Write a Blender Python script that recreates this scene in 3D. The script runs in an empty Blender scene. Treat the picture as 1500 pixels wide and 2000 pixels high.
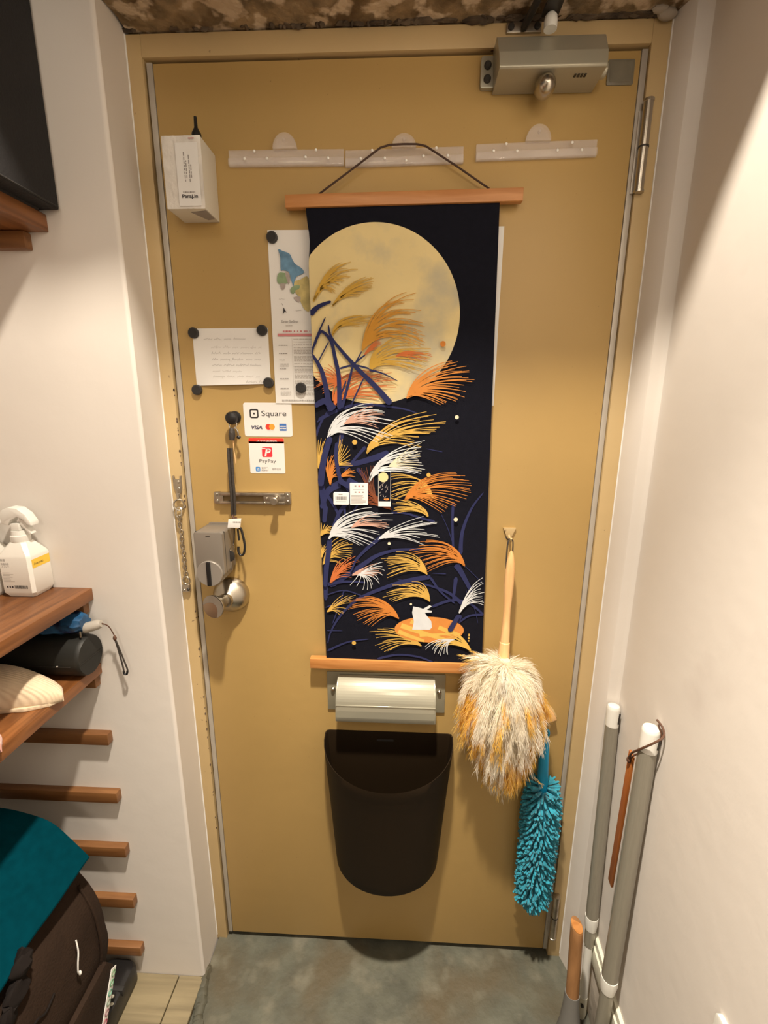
import bpy, bmesh, math, random
from mathutils import Vector, Matrix, noise

C = bpy.context.scene.collection
PI = math.pi

# ------------------------------------------------------------------ camera
cd = bpy.data.cameras.new('camera'); cam = bpy.data.objects.new('camera', cd); C.objects.link(cam)
cd.sensor_fit = 'HORIZONTAL'; cd.sensor_width = 36.0
cd.lens = 902.6 / 1500.0 * 36.0          # focal length of the wide phone lens
cd.clip_start = 0.02
right = Vector((0.99896, 0.0455, 0.0044)); fwd = Vector((-0.0433, 0.9721, -0.2303)).normalized()
right = (right - fwd * right.dot(fwd)).normalized(); up = right.cross(fwd)
rot = Matrix((right, up, -fwd)).transposed().to_4x4()
cam.matrix_world = Matrix.Translation((0.4586, -0.9265, 1.3916)) @ rot
bpy.context.scene.camera = cam

# ------------------------------------------------------------------ world, lamps, exposure
w = bpy.data.worlds.new('world'); bpy.context.scene.world = w; w.use_nodes = True
w.node_tree.nodes['Background'].inputs[0].default_value = (1.0, 0.86, 0.72, 1)
w.node_tree.nodes['Background'].inputs[1].default_value = 0.08

def lamp(kind, name, loc, energy, color, target=None, **kw):
    l = bpy.data.lights.new(name, kind); l.energy = energy; l.color = color
    for k, v in kw.items(): setattr(l, k, v)
    o = bpy.data.objects.new(name, l); o.location = loc; C.objects.link(o)
    if target:
        o.rotation_euler = (Vector(target) - Vector(loc)).to_track_quat('-Z', 'Y').to_euler()
    return o
# ceiling downlight in front of the door (just out of view, behind the concrete beam)
WARM = (1.0, 0.885, 0.735)
lamp('SPOT', 'downlight_spill', (0.41, -0.60, 2.40), 112.0, WARM, target=(0.42, -0.62, 0.0),
     spot_size=math.radians(150), spot_blend=0.6, shadow_soft_size=0.035)
lamp('SPOT', 'downlight_beam', (0.41, -0.60, 2.40), 320.0, WARM, target=(0.42, -0.60, 0.0),
     spot_size=math.radians(62), spot_blend=1.0, shadow_soft_size=0.035)
# two unseen fill lights added deeper in the room to lift the shade
lamp('AREA', 'fill_light', (0.05, -1.70, 2.35), 5.5, WARM, target=(0.4, -1.2, 0.0), shape='DISK', size=0.5)
lamp('AREA', 'fill_light.001', (0.75, -2.60, 2.00), 18.0, WARM, target=(0.35, 0.0, 1.7), shape='DISK', size=0.6)

vs = bpy.context.scene.view_settings
vs.view_transform = 'Standard'; vs.look = 'None'; vs.gamma = 1.0; vs.use_curve_mapping = False
vs.exposure = -0.20

# ------------------------------------------------------------------ materials
def lin(c):
    return tuple((v / 255 / 12.92) if v / 255 <= 0.04045 else ((v / 255 + 0.055) / 1.055) ** 2.4 for v in c)

def mat(name, col, rough=0.5, metal=0.0, var=0.06, scale=8.0, bump=0.0, bscale=60.0, stretch=None,
        dark=None, spots=None, trans=0.0, coat=0.0, sheen=0.0, ior=None, detail=4.0, alpha=None, spec=None):
    """Principled material: base colour broken up by noise, optional dark stain colour, fine bump."""
    m = bpy.data.materials.new(name); m.use_nodes = True
    nt = m.node_tree; n = nt.nodes; l = nt.links; p = n['Principled BSDF']
    col = tuple(col)
    tc = n.new('ShaderNodeTexCoord'); mp = n.new('ShaderNodeMapping')
    l.new(tc.outputs['Object'], mp.inputs[0])
    if stretch: mp.inputs['Scale'].default_value = stretch
    nz = n.new('ShaderNodeTexNoise'); nz.inputs['Scale'].default_value = scale; nz.inputs['Detail'].default_value = detail
    l.new(mp.outputs[0], nz.inputs['Vector'])
    rp = n.new('ShaderNodeValToRGB')
    a = tuple(max(0, v * (1 - var)) for v in col); b = tuple(min(1, v * (1 + var)) for v in col)
    rp.color_ramp.elements[0].position = 0.32; rp.color_ramp.elements[0].color = (*a, 1)
    rp.color_ramp.elements[1].position = 0.68; rp.color_ramp.elements[1].color = (*b, 1)
    l.new(nz.outputs['Fac'], rp.inputs[0]); out = rp.outputs[0]
    if dark:
        dcol, dscale, lo, hi = dark
        n2 = n.new('ShaderNodeTexNoise'); n2.inputs['Scale'].default_value = dscale; n2.inputs['Detail'].default_value = 6
        l.new(tc.outputs['Object'], n2.inputs['Vector'])
        r2 = n.new('ShaderNodeValToRGB'); r2.color_ramp.elements[0].position = lo; r2.color_ramp.elements[1].position = hi
        l.new(n2.outputs['Fac'], r2.inputs[0])
        mx = n.new('ShaderNodeMix'); mx.data_type = 'RGBA'
        l.new(r2.outputs[0], mx.inputs[0]); l.new(out, mx.inputs[6]); mx.inputs[7].default_value = (*dcol, 1); out = mx.outputs[2]
    if spots:
        scol, sscale, lo, hi = spots
        n3 = n.new('ShaderNodeTexNoise'); n3.inputs['Scale'].default_value = sscale; n3.inputs['Detail'].default_value = 3
        mp3 = n.new('ShaderNodeMapping'); mp3.inputs['Location'].default_value = (3.7, 1.9, 5.3)
        l.new(tc.outputs['Object'], mp3.inputs[0]); l.new(mp3.outputs[0], n3.inputs['Vector'])
        r3 = n.new('ShaderNodeValToRGB'); r3.color_ramp.elements[0].position = lo; r3.color_ramp.elements[1].position = hi
        l.new(n3.outputs['Fac'], r3.inputs[0])
        mx = n.new('ShaderNodeMix'); mx.data_type = 'RGBA'
        l.new(r3.outputs[0], mx.inputs[0]); l.new(out, mx.inputs[6]); mx.inputs[7].default_value = (*scol, 1); out = mx.outputs[2]
    l.new(out, p.inputs['Base Color'])
    p.inputs['Roughness'].default_value = rough; p.inputs['Metallic'].default_value = metal
    if trans: p.inputs['Transmission Weight'].default_value = trans
    if coat: p.inputs['Coat Weight'].default_value = coat; p.inputs['Coat Roughness'].default_value = 0.15
    if sheen: p.inputs['Sheen Weight'].default_value = sheen
    if alpha: p.inputs['Alpha'].default_value = alpha
    if spec is not None: p.inputs['Specular IOR Level'].default_value = spec
    if ior: p.inputs['IOR'].default_value = ior
    if bump:
        nb = n.new('ShaderNodeTexNoise'); nb.inputs['Scale'].default_value = bscale; nb.inputs['Detail'].default_value = 5
        l.new(mp.outputs[0], nb.inputs['Vector'])
        bp = n.new('ShaderNodeBump'); bp.inputs['Strength'].default_value = bump; bp.inputs['Distance'].default_value = 0.01
        l.new(nb.outputs['Fac'], bp.inputs['Height']); l.new(bp.outputs[0], p.inputs['Normal'])
    return m

def wood(name, ca, cb, scale, rough=0.45):
    """Wood: stretched noise rings between two tones. scale = coordinate stretch (small along the grain)."""
    m = bpy.data.materials.new(name); m.use_nodes = True
    nt = m.node_tree; n = nt.nodes; l = nt.links; p = n['Principled BSDF']
    tc = n.new('ShaderNodeTexCoord'); mp = n.new('ShaderNodeMapping'); mp.inputs['Scale'].default_value = scale
    l.new(tc.outputs['Object'], mp.inputs[0])
    nz = n.new('ShaderNodeTexNoise'); nz.inputs['Scale'].default_value = 1.0; nz.inputs['Detail'].default_value = 7; nz.inputs['Distortion'].default_value = 0.6
    l.new(mp.outputs[0], nz.inputs['Vector'])
    rp = n.new('ShaderNodeValToRGB'); rp.color_ramp.elements[0].position = 0.33; rp.color_ramp.elements[1].position = 0.66
    rp.color_ramp.elements[0].color = (*lin(ca), 1); rp.color_ramp.elements[1].color = (*lin(cb), 1)
    l.new(nz.outputs['Fac'], rp.inputs[0]); l.new(rp.outputs[0], p.inputs['Base Color'])
    p.inputs['Roughness'].default_value = rough
    bp = n.new('ShaderNodeBump'); bp.inputs['Strength'].default_value = 0.12; bp.inputs['Distance'].default_value = 0.004
    l.new(nz.outputs['Fac'], bp.inputs['Height']); l.new(bp.outputs[0], p.inputs['Normal'])
    return m

M = {}
M['door'] = mat('door_paint', (0.455, 0.300, 0.106), 0.42, var=0.04, scale=3, bump=0.04, bscale=35, dark=((0.30, 0.19, 0.07), 240, 0.735, 0.76))
M['frame'] = mat('frame_paint', (0.56, 0.41, 0.205), 0.45, var=0.05, scale=5, bump=0.05, bscale=40, dark=((0.16, 0.10, 0.06), 55, 0.70, 0.74))
M['edge'] = mat('edge_metal', (0.50, 0.46, 0.40), 0.4, 0.25, var=0.08, scale=9)
M['gap'] = mat('gap_dark', (0.02, 0.015, 0.01), 0.9)
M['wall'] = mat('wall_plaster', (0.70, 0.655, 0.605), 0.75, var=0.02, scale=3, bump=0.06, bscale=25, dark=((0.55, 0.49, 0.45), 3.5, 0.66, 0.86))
M['wallb'] = mat('kerb_plaster', (0.48, 0.43, 0.37), 0.8, var=0.18, scale=14, bump=0.2, bscale=40)
M['base'] = mat('baseboard_cream', (0.70, 0.68, 0.56), 0.4, var=0.05, scale=10)
M['concrete_c'] = mat('ceiling_concrete', (0.25, 0.175, 0.095), 0.9, var=0.45, scale=30, bump=0.8, bscale=40, dark=((0.115, 0.070, 0.030), 13, 0.46, 0.60), spots=((0.56, 0.44, 0.31), 24, 0.52, 0.60), detail=10)
M['screed'] = mat('floor_screed', (0.082, 0.083, 0.061), 0.7, var=0.24, scale=16, bump=0.35, bscale=40, dark=((0.085, 0.068, 0.038), 5.0, 0.50, 0.68), spots=((0.140, 0.132, 0.096), 12.0, 0.53, 0.68), detail=10)
M['plank'] = wood('floor_plank', (110, 99, 76), (142, 129, 100), (3, 40, 10), 0.5)
M['roomfloor'] = wood('room_floor', (92, 70, 46), (112, 88, 60), (30, 3, 10), 0.5)
M['roomceil'] = mat('room_ceiling', (0.70, 0.64, 0.55), 0.85)
M['shelf'] = wood('shelf_wood', (98, 58, 28), (138, 88, 48), (60, 5, 60), 0.38)
M['cleat'] = wood('cleat_wood', (108, 70, 38), (134, 92, 54), (5, 60, 60), 0.42)
M['rod'] = wood('rod_wood', (176, 116, 60), (200, 140, 82), (8, 80, 80), 0.4)
M['pale'] = wood('pale_wood', (212, 166, 112), (232, 190, 136), (60, 60, 8), 0.45)
M['broomwood'] = wood('broom_wood', (128, 90, 54), (150, 108, 68), (60, 60, 7), 0.5)
M['stick'] = wood('stick_wood', (146, 82, 34), (172, 104, 50), (60, 60, 6), 0.45)
M['closer'] = mat('closer_enamel', (0.40, 0.375, 0.29), 0.34, 0.35, var=0.03)
M['steel'] = mat('brushed_steel', (0.52, 0.48, 0.41), 0.27, 1.0, var=0.05, scale=30)
M['steel_dark'] = mat('worn_steel', (0.46, 0.41, 0.34), 0.38, 1.0, var=0.25, scale=40)
M['steel_dish'] = mat('dished_steel', (0.50, 0.46, 0.40), 0.45, 0.85, var=0.06, scale=60)
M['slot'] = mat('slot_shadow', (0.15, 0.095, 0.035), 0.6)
M['iron'] = mat('dark_iron', (0.055, 0.05, 0.045), 0.45, 0.6)
M['grey_tape'] = mat('clear_grey_pad', (0.185, 0.165, 0.120), 0.35, var=0.12, scale=40)
M['lockgrey'] = mat('lock_grey', (0.265, 0.235, 0.20), 0.42, 0.35, var=0.03)
M['lockdisc'] = mat('lock_disc', (0.335, 0.305, 0.27), 0.36, 0.4, var=0.03)
M['black'] = mat('black_plastic', (0.012, 0.011, 0.011), 0.38)
M['blackmatte'] = mat('black_matte', (0.020, 0.018, 0.017), 0.75, bump=0.1, bscale=200)
M['magnet'] = mat('magnet_black', (0.030, 0.027, 0.026), 0.55)
M['bin'] = mat('bin_plastic', (0.0140, 0.0076, 0.0026), 0.6, var=0.05, spec=0.2)
M['mail'] = mat('mail_enamel', (0.43, 0.415, 0.33), 0.27, 0.3, var=0.03)
M['mailplate'] = mat('mail_plate', (0.30, 0.28, 0.205), 0.4, 0.3, var=0.05)
M['paper'] = mat('paper_white', (0.80, 0.785, 0.755), 0.7, var=0.015)
M['white'] = mat('white_plastic', (0.76, 0.75, 0.70), 0.35, var=0.02)
M['bottle'] = mat('bottle_white', (0.80, 0.78, 0.72), 0.32, var=0.015)
M['boxpaper'] = mat('box_card', (0.66, 0.63, 0.55), 0.5, var=0.03)
M['wrap'] = mat('box_wrap', (0.74, 0.70, 0.64), 0.25, var=0.10, scale=25, bump=0.5, bscale=35)
M['acrylic'] = mat('clear_acrylic', (0.88, 0.80, 0.74), 0.14, var=0.02, alpha=0.28)
M['rivet'] = mat('bead_glint_white', (0.92, 0.90, 0.85), 0.10, var=0.0)
M['cordbrown'] = mat('brown_cord', (0.055, 0.025, 0.015), 0.7)
M['leather'] = mat('leather_cord', (0.10, 0.045, 0.025), 0.6)
M['strap'] = mat('strap_dark', (0.040, 0.032, 0.026), 0.55, bump=0.2, bscale=300)
M['pole'] = mat('pole_grey', (0.285, 0.265, 0.215), 0.38, 0.25, var=0.05, stretch=(60, 60, 2))
M['socket'] = mat('socket_grey', (0.14, 0.135, 0.125), 0.5)
M['bluehandle'] = mat('blue_plastic', (0.004, 0.25, 0.46), 0.35)
M['chenille'] = mat('blue_chenille', (0.012, 0.235, 0.33), 0.8, var=0.35, scale=60, sheen=0.3)
M['bluecore'] = mat('blue_core', (0.006, 0.12, 0.18), 0.9)
M['blueumb'] = mat('blue_nylon', (0.020, 0.095, 0.22), 0.38, var=0.5, scale=26, dark=((0.004, 0.012, 0.045), 34, 0.50, 0.60))
M['umbgrey'] = mat('umbrella_grip', (0.42, 0.39, 0.34), 0.35)
M['case'] = mat('case_black', (0.012, 0.012, 0.010), 0.55)
M['slipper'] = mat('cream_knit', (0.70, 0.56, 0.385), 0.85, var=0.06, scale=40, sheen=0.2)
M['pinkknit'] = mat('pink_knit', (0.72, 0.36, 0.30), 0.85, sheen=0.2)
M['teal'] = mat('teal_felt', (0.0002, 0.034, 0.049), 0.95, var=0.12, scale=60, spec=0.03)
M['bag'] = mat('brown_canvas', (0.027, 0.0155, 0.0098), 0.85, var=0.12, scale=20, bump=0.25, bscale=220, spec=0.15)
M['bagdark'] = mat('bag_black_cloth', (0.012, 0.009, 0.008), 0.9, spec=0.15)
M['darkbox'] = mat('charcoal_fabric', (0.024, 0.023, 0.024), 0.7, bump=0.15, bscale=260, spec=0.15)
M['cloth'] = mat('navy_cloth', (0.0052, 0.0056, 0.0115), 0.85, var=0.1, scale=80, bump=0.08, bscale=700, spec=0.15)
M['moon'] = mat('print_moon', (0.74, 0.60, 0.30), 0.85, var=0.05, scale=11, dark=((0.50, 0.45, 0.31), 9, 0.50, 0.66))
PR = {'navy': (0.026, 0.030, 0.095), 'gold': (0.60, 0.37, 0.085), 'gold2': (0.66, 0.43, 0.10), 'ochre': (0.56, 0.34, 0.06), 'white': (0.62, 0.64, 0.66),
      'cream': (0.72, 0.66, 0.48), 'orange': (0.56, 0.20, 0.04), 'orange2': (0.62, 0.24, 0.055), 'redor': (0.54, 0.15, 0.045), 'salmon': (0.58, 0.34, 0.26),
      'rust': (0.26, 0.075, 0.030), 'dark': (0.16, 0.055, 0.030), 'orgold': (0.58, 0.28, 0.045)}
for k, v in PR.items(): M['pr_' + k] = mat('print_' + k, v, 0.85, var=0.05, scale=60, spec=0.15)
M['ink'] = mat('ink_black', (0.03, 0.026, 0.028), 0.6)
M['inkgrey'] = mat('ink_grey', (0.30, 0.275, 0.26), 0.7)
M['inkpale'] = mat('ink_pale', (0.48, 0.44, 0.40), 0.7)
M['inkpink'] = mat('ink_pink', (0.62, 0.22, 0.23), 0.7)
M['red'] = mat('print_red', (0.80, 0.045, 0.025), 0.45)
M['pred'] = mat('print_logo_red', (0.72, 0.035, 0.05), 0.45)
M['mcr'] = mat('print_card_red', (0.72, 0.05, 0.03), 0.45)
M['mco'] = mat('print_card_orange', (0.85, 0.36, 0.04), 0.45)
M['amex'] = mat('print_card_blue', (0.05, 0.17, 0.50), 0.45)
M['ali'] = mat('print_pay_blue', (0.06, 0.27, 0.66), 0.45)
M['visa'] = mat('print_card_navy', (0.05, 0.045, 0.09), 0.45)
M['yellow'] = mat('print_yellow', (0.86, 0.56, 0.06), 0.45)
M['mapblue'] = mat('map_blue', (0.13, 0.27, 0.42), 0.7, var=0.25, scale=60)
M['mapgreen'] = mat('map_green', (0.26, 0.36, 0.20), 0.7, var=0.2, scale=60)
M['mapyellow'] = mat('map_yellow', (0.56, 0.46, 0.18), 0.7, var=0.2, scale=60)
M['mapmauve'] = mat('map_mauve', (0.42, 0.36, 0.33), 0.7, var=0.2, scale=60)

def feather_material():
    m = mat('feather', (0.8, 0.8, 0.8), 0.85, sheen=0.3)
    n = m.node_tree.nodes; l = m.node_tree.links
    a = n.new('ShaderNodeAttribute'); a.attribute_name = 'tint'
    p = n['Principled BSDF']; l.new(a.outputs['Color'], p.inputs['Base Color'])
    tr = n.new('ShaderNodeBsdfTranslucent'); l.new(a.outputs['Color'], tr.inputs['Color'])
    mx = n.new('ShaderNodeMixShader'); mx.inputs[0].default_value = 0.5
    l.new(p.outputs[0], mx.inputs[1]); l.new(tr.outputs[0], mx.inputs[2]); l.new(mx.outputs[0], n['Material Output'].inputs[0])
    return m
M['feather'] = feather_material()

def knit_ribs(m, axis_scale):
    """fine ribs of a knit as bump"""
    n = m.node_tree.nodes; l = m.node_tree.links; p = n['Principled BSDF']
    tc = n.new('ShaderNodeTexCoord'); wv = n.new('ShaderNodeTexWave'); wv.wave_type = 'BANDS'; wv.bands_direction = 'Y'
    wv.inputs['Scale'].default_value = axis_scale; wv.inputs['Distortion'].default_value = 0.3
    l.new(tc.outputs['Object'], wv.inputs['Vector'])
    bp = n.new('ShaderNodeBump'); bp.inputs['Strength'].default_value = 0.35; bp.inputs['Distance'].default_value = 0.002
    l.new(wv.outputs['Fac'], bp.inputs['Height']); l.new(bp.outputs[0], p.inputs['Normal'])
knit_ribs(M['slipper'], 75.0)
knit_ribs(M['pinkknit'], 75.0)

# ------------------------------------------------------------------ mesh helpers
class MB:
    def __init__(s): s.bm = bmesh.new()
    def box(s, lo, hi, bev=0.0, seg=2):
        b = bmesh.new(); bmesh.ops.create_cube(b, size=1.0)
        for v in b.verts:
            v.co = Vector([lo[i] + (v.co[i] + 0.5) * (hi[i] - lo[i]) for i in range(3)])
        if bev: bmesh.ops.bevel(b, geom=b.edges[:] + b.verts[:], offset=bev, segments=seg, affect='EDGES', profile=0.6)
        return s.join(b)
    def join(s, b, mtx=None):
        if mtx: b.transform(mtx)
        t = bpy.data.meshes.new('t'); b.to_mesh(t); s.bm.from_mesh(t); bpy.data.meshes.remove(t); b.free(); return s
    def cyl(s, p0, p1, r0, r1=None, seg=20, caps=True):
        r1 = r0 if r1 is None else r1
        return s.rev(p0, p1, [(0, r0), (1, r1)], seg, caps)
    def rev(s, p0, p1, prof, seg=24, caps=True):
        """surface of revolution about p0->p1; prof = [(t 0..1 along axis, radius)]"""
        p0 = Vector(p0); d = Vector(p1) - p0; z = d.normalized()
        x = z.orthogonal().normalized(); y = z.cross(x); rings = []
        for t, r in prof:
            rings.append([s.bm.verts.new(p0 + d * t + (x * math.cos(2 * PI * i / seg) + y * math.sin(2 * PI * i / seg)) * max(r, 1e-5)) for i in range(seg)])
        for a, b in zip(rings, rings[1:]):
            for i in range(seg):
                s.bm.faces.new((a[i], a[(i + 1) % seg], b[(i + 1) % seg], b[i]))
        if caps:
            s.bm.faces.new(rings[0][::-1]); s.bm.faces.new(rings[-1])
        return s
    def tube(s, pts, r, seg=8, sub=0, closed=False):
        pts = [Vector(p) for p in pts]
        if sub: pts = smooth(pts, sub, closed)
        rr = r if isinstance(r, (list, tuple)) else None
        rings = []; n = len(pts); prev = None
        for i, p in enumerate(pts):
            if closed: d = pts[(i + 1) % n] - pts[i - 1]
            else: d = pts[min(i + 1, n - 1)] - pts[max(i - 1, 0)]
            d.normalize()
            x = d.orthogonal().normalized() if prev is None else (prev - d * prev.dot(d)).normalized()
            prev = x; y = d.cross(x)
            q = r if rr is None else rr[0] + (rr[1] - rr[0]) * i / (n - 1)
            rings.append([s.bm.verts.new(p + (x * math.cos(2 * PI * k / seg) + y * math.sin(2 * PI * k / seg)) * q) for k in range(seg)])
        pairs = list(zip(rings, rings[1:])) + ([(rings[-1], rings[0])] if closed else [])
        for a, b in pairs:
            for k in range(seg): s.bm.faces.new((a[k], a[(k + 1) % seg], b[(k + 1) % seg], b[k]))
        if not closed:
            s.bm.faces.new(rings[0][::-1]); s.bm.faces.new(rings[-1])
        return s
    def prism(s, poly, a, b, axis='y', bev=0.0):
        """extrude a 2-D polygon from a to b along an axis. axis y: poly=(x,z); z: (x,y); x: (y,z)"""
        def P(q, t): return {'y': (q[0], t, q[1]), 'z': (q[0], q[1], t), 'x': (t, q[0], q[1])}[axis]
        bb = bmesh.new()
        A = [bb.verts.new(P(q, a)) for q in poly]; B = [bb.verts.new(P(q, b)) for q in poly]; n = len(poly)
        fa = bb.faces.new(A); fb = bb.faces.new(B[::-1])
        for i in range(n): bb.faces.new((A[i], A[(i + 1) % n], B[(i + 1) % n], B[i]))
        bmesh.ops.recalc_face_normals(bb, faces=bb.faces[:])
        if bev: bmesh.ops.bevel(bb, geom=bb.edges[:], offset=bev, segments=2, affect='EDGES', profile=0.6)
        return s.join(bb)
    def poly(s, pts):
        s.bm.faces.new([s.bm.verts.new(p) for p in pts]); return s
    def loft(s, rings, cap=True, closed=True):
        R = [[s.bm.verts.new(p) for p in r] for r in rings]; n = len(R[0])
        for a, b in zip(R, R[1:]):
            for i in range(n if closed else n - 1): s.bm.faces.new((a[i], a[(i + 1) % n], b[(i + 1) % n], b[i]))
        if cap and closed: s.bm.faces.new(R[0][::-1]); s.bm.faces.new(R[-1])
        return s
    def ball(s, c, r, seg=14, sc=(1, 1, 1)):
        b = bmesh.new(); bmesh.ops.create_uvsphere(b, u_segments=seg, v_segments=max(6, seg // 2 + 1), radius=1.0)
        for v in b.verts: v.co = Vector((v.co.x * r * sc[0], v.co.y * r * sc[1], v.co.z * r * sc[2])) + Vector(c)
        return s.join(b)
    def build(s, name, m, parent=None, smooth=True, loc=None, kind=None, autosmooth=True):
        bmesh.ops.recalc_face_normals(s.bm, faces=s.bm.faces[:])
        me = bpy.data.meshes.new(name)
        if loc: bmesh.ops.translate(s.bm, verts=s.bm.verts[:], vec=-Vector(loc))
        if smooth:
            for f in s.bm.faces: f.smooth = True
            for e in s.bm.edges:
                if len(e.link_faces) == 2 and e.calc_face_angle(0) > math.radians(35): e.smooth = False
        s.bm.to_mesh(me); s.bm.free()
        me.materials.append(m); o = bpy.data.objects.new(name, me); C.objects.link(o)
        if loc: o.location = loc
        if parent:
            o.parent = parent; q = parent; off = Vector((0, 0, 0))
            while q: off += q.location; q = q.parent
            o.location = Vector(loc or (0, 0, 0)) - off
        if kind: o['kind'] = kind
        return o

def smooth(pts, sub, closed=False):
    """Catmull-Rom resample"""
    n = len(pts); out = []
    rng = range(n if closed else n - 1)
    for i in rng:
        if closed: a, b, c, d = pts[i - 1], pts[i], pts[(i + 1) % n], pts[(i + 2) % n]
        else: a, b, c, d = pts[max(i - 1, 0)], pts[i], pts[i + 1], pts[min(i + 2, n - 1)]
        for k in range(sub):
            t = k / sub
            out.append(0.5 * ((2 * b) + (c - a) * t + (2 * a - 5 * b + 4 * c - d) * t * t + (3 * b - a - 3 * c + d) * t ** 3))
    if not closed: out.append(pts[-1])
    return out

def tag(o, label, cat, group=None, kind=None):
    o['label'] = label; o['category'] = cat
    if group: o['group'] = group
    if kind: o['kind'] = kind
    return o
def thing(name, loc, label, cat, group=None, kind=None):
    o = bpy.data.objects.new(name, None); o.empty_display_size = 0.02; o.location = loc; C.objects.link(o)
    return tag(o, label, cat, group, kind)
def copy_tree(o, parent=None, delta=None):
    c = o.copy(); C.objects.link(c)
    if parent: c.parent = parent
    if delta: c.location = o.location + Vector(delta)
    for ch in list(o.children): copy_tree(ch, c)
    return c
def words(name, body, m, parent, x, z, size, y, width=None, italic=0.0, align='LEFT', spin=0.0, kx=1.0, bold=0.0, face='door'):
    """flat lettering on a plane; face 'door' = facing -Y, 'side' = facing +X (x is then the y coordinate)"""
    cu = bpy.data.curves.new('t', 'FONT'); cu.body = body; cu.size = size; cu.align_x = align; cu.shear = italic; cu.offset = bold
    t = bpy.data.objects.new('t', cu); C.objects.link(t)
    dg = bpy.context.evaluated_depsgraph_get(); me = bpy.data.meshes.new_from_object(t.evaluated_get(dg))
    bpy.data.objects.remove(t); bpy.data.curves.remove(cu)
    xs = [v.co.x for v in me.vertices]
    if width and xs: kx = width / max(1e-6, (max(xs) - min(xs)))
    for v in me.vertices:
        u, q = v.co.x * kx, v.co.y
        u, q = u * math.cos(spin) - q * math.sin(spin), u * math.sin(spin) + q * math.cos(spin)
        v.co = Vector((x + u, y, z + q)) if face == 'door' else Vector((y, x + u, z + q))
    me.materials.append(m); me.name = name
    o = bpy.data.objects.new(name, me); C.objects.link(o)
    if parent:
        o.parent = parent; q = parent; off = Vector((0, 0, 0))
        while q: off += q.location; q = q.parent
        o.location = -off
    return o
def ribbon(mb, pts, w0, w1, y, taper=True):
    """flat printed stroke in the plane y; pts are (x, z)"""
    L = []; R = []; n = len(pts)
    for i, p in enumerate(pts):
        a = pts[max(i - 1, 0)]; b = pts[min(i + 1, n - 1)]
        d = Vector((b[0] - a[0], b[1] - a[1]))
        if d.length < 1e-9: d = Vector((1, 0))
        d.normalize(); nx, nz = -d.y, d.x; wd = (w0 + (w1 - w0) * i / max(1, n - 1)) / 2
        L.append(mb.bm.verts.new((p[0] + nx * wd, y, p[1] + nz * wd))); R.append(mb.bm.verts.new((p[0] - nx * wd, y, p[1] - nz * wd)))
    for i in range(n - 1): mb.bm.faces.new((L[i], L[i + 1], R[i + 1], R[i]))
def bead(name, x, y, z0, z1, r, m):
    return MB().cyl((x, y, z0), (x, y, z1), r, seg=10).build(name, m)
def rect(mb, x0, x1, z0, z1, y): mb.poly([(x0, y, z0), (x1, y, z0), (x1, y, z1), (x0, y, z1)])
def rrect(x0, x1, z0, z1, r, n=5):
    out = []
    for cx, cz, a in ((x1 - r, z1 - r, 0), (x0 + r, z1 - r, 90), (x0 + r, z0 + r, 180), (x1 - r, z0 + r, 270)):
        for k in range(n + 1):
            t = math.radians(a + 90 * k / n); out.append((cx + r * math.cos(t), cz + r * math.sin(t)))
    return out
def disc(cx, cz, r, n=28, rz=None): return [(cx + r * math.cos(2 * PI * i / n), cz + (rz or r) * math.sin(2 * PI * i / n)) for i in range(n)]
def scribble(mb, x0, x1, z, h, y, rnd, w=0.0005, lean=0.25):
    """illegible handwriting: looping pen stroke broken into words"""
    x = x0
    while x < x1 - 0.004:
        ln = min(rnd.uniform(0.010, 0.024), x1 - x); n = max(6, int(ln / 0.0009)); pts = []
        for i in range(n):
            u = i / (n - 1); zz = h * (0.5 * abs(math.sin(i * 1.25 + rnd.uniform(-.3, .3))) + (0.5 if rnd.random() < .12 else 0) - (0.35 if rnd.random() < .06 else 0))
            pts.append((x + u * ln + lean * zz, z + zz))
        ribbon(mb, pts, w, w, y); x += ln + rnd.uniform(0.003, 0.006)

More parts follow.
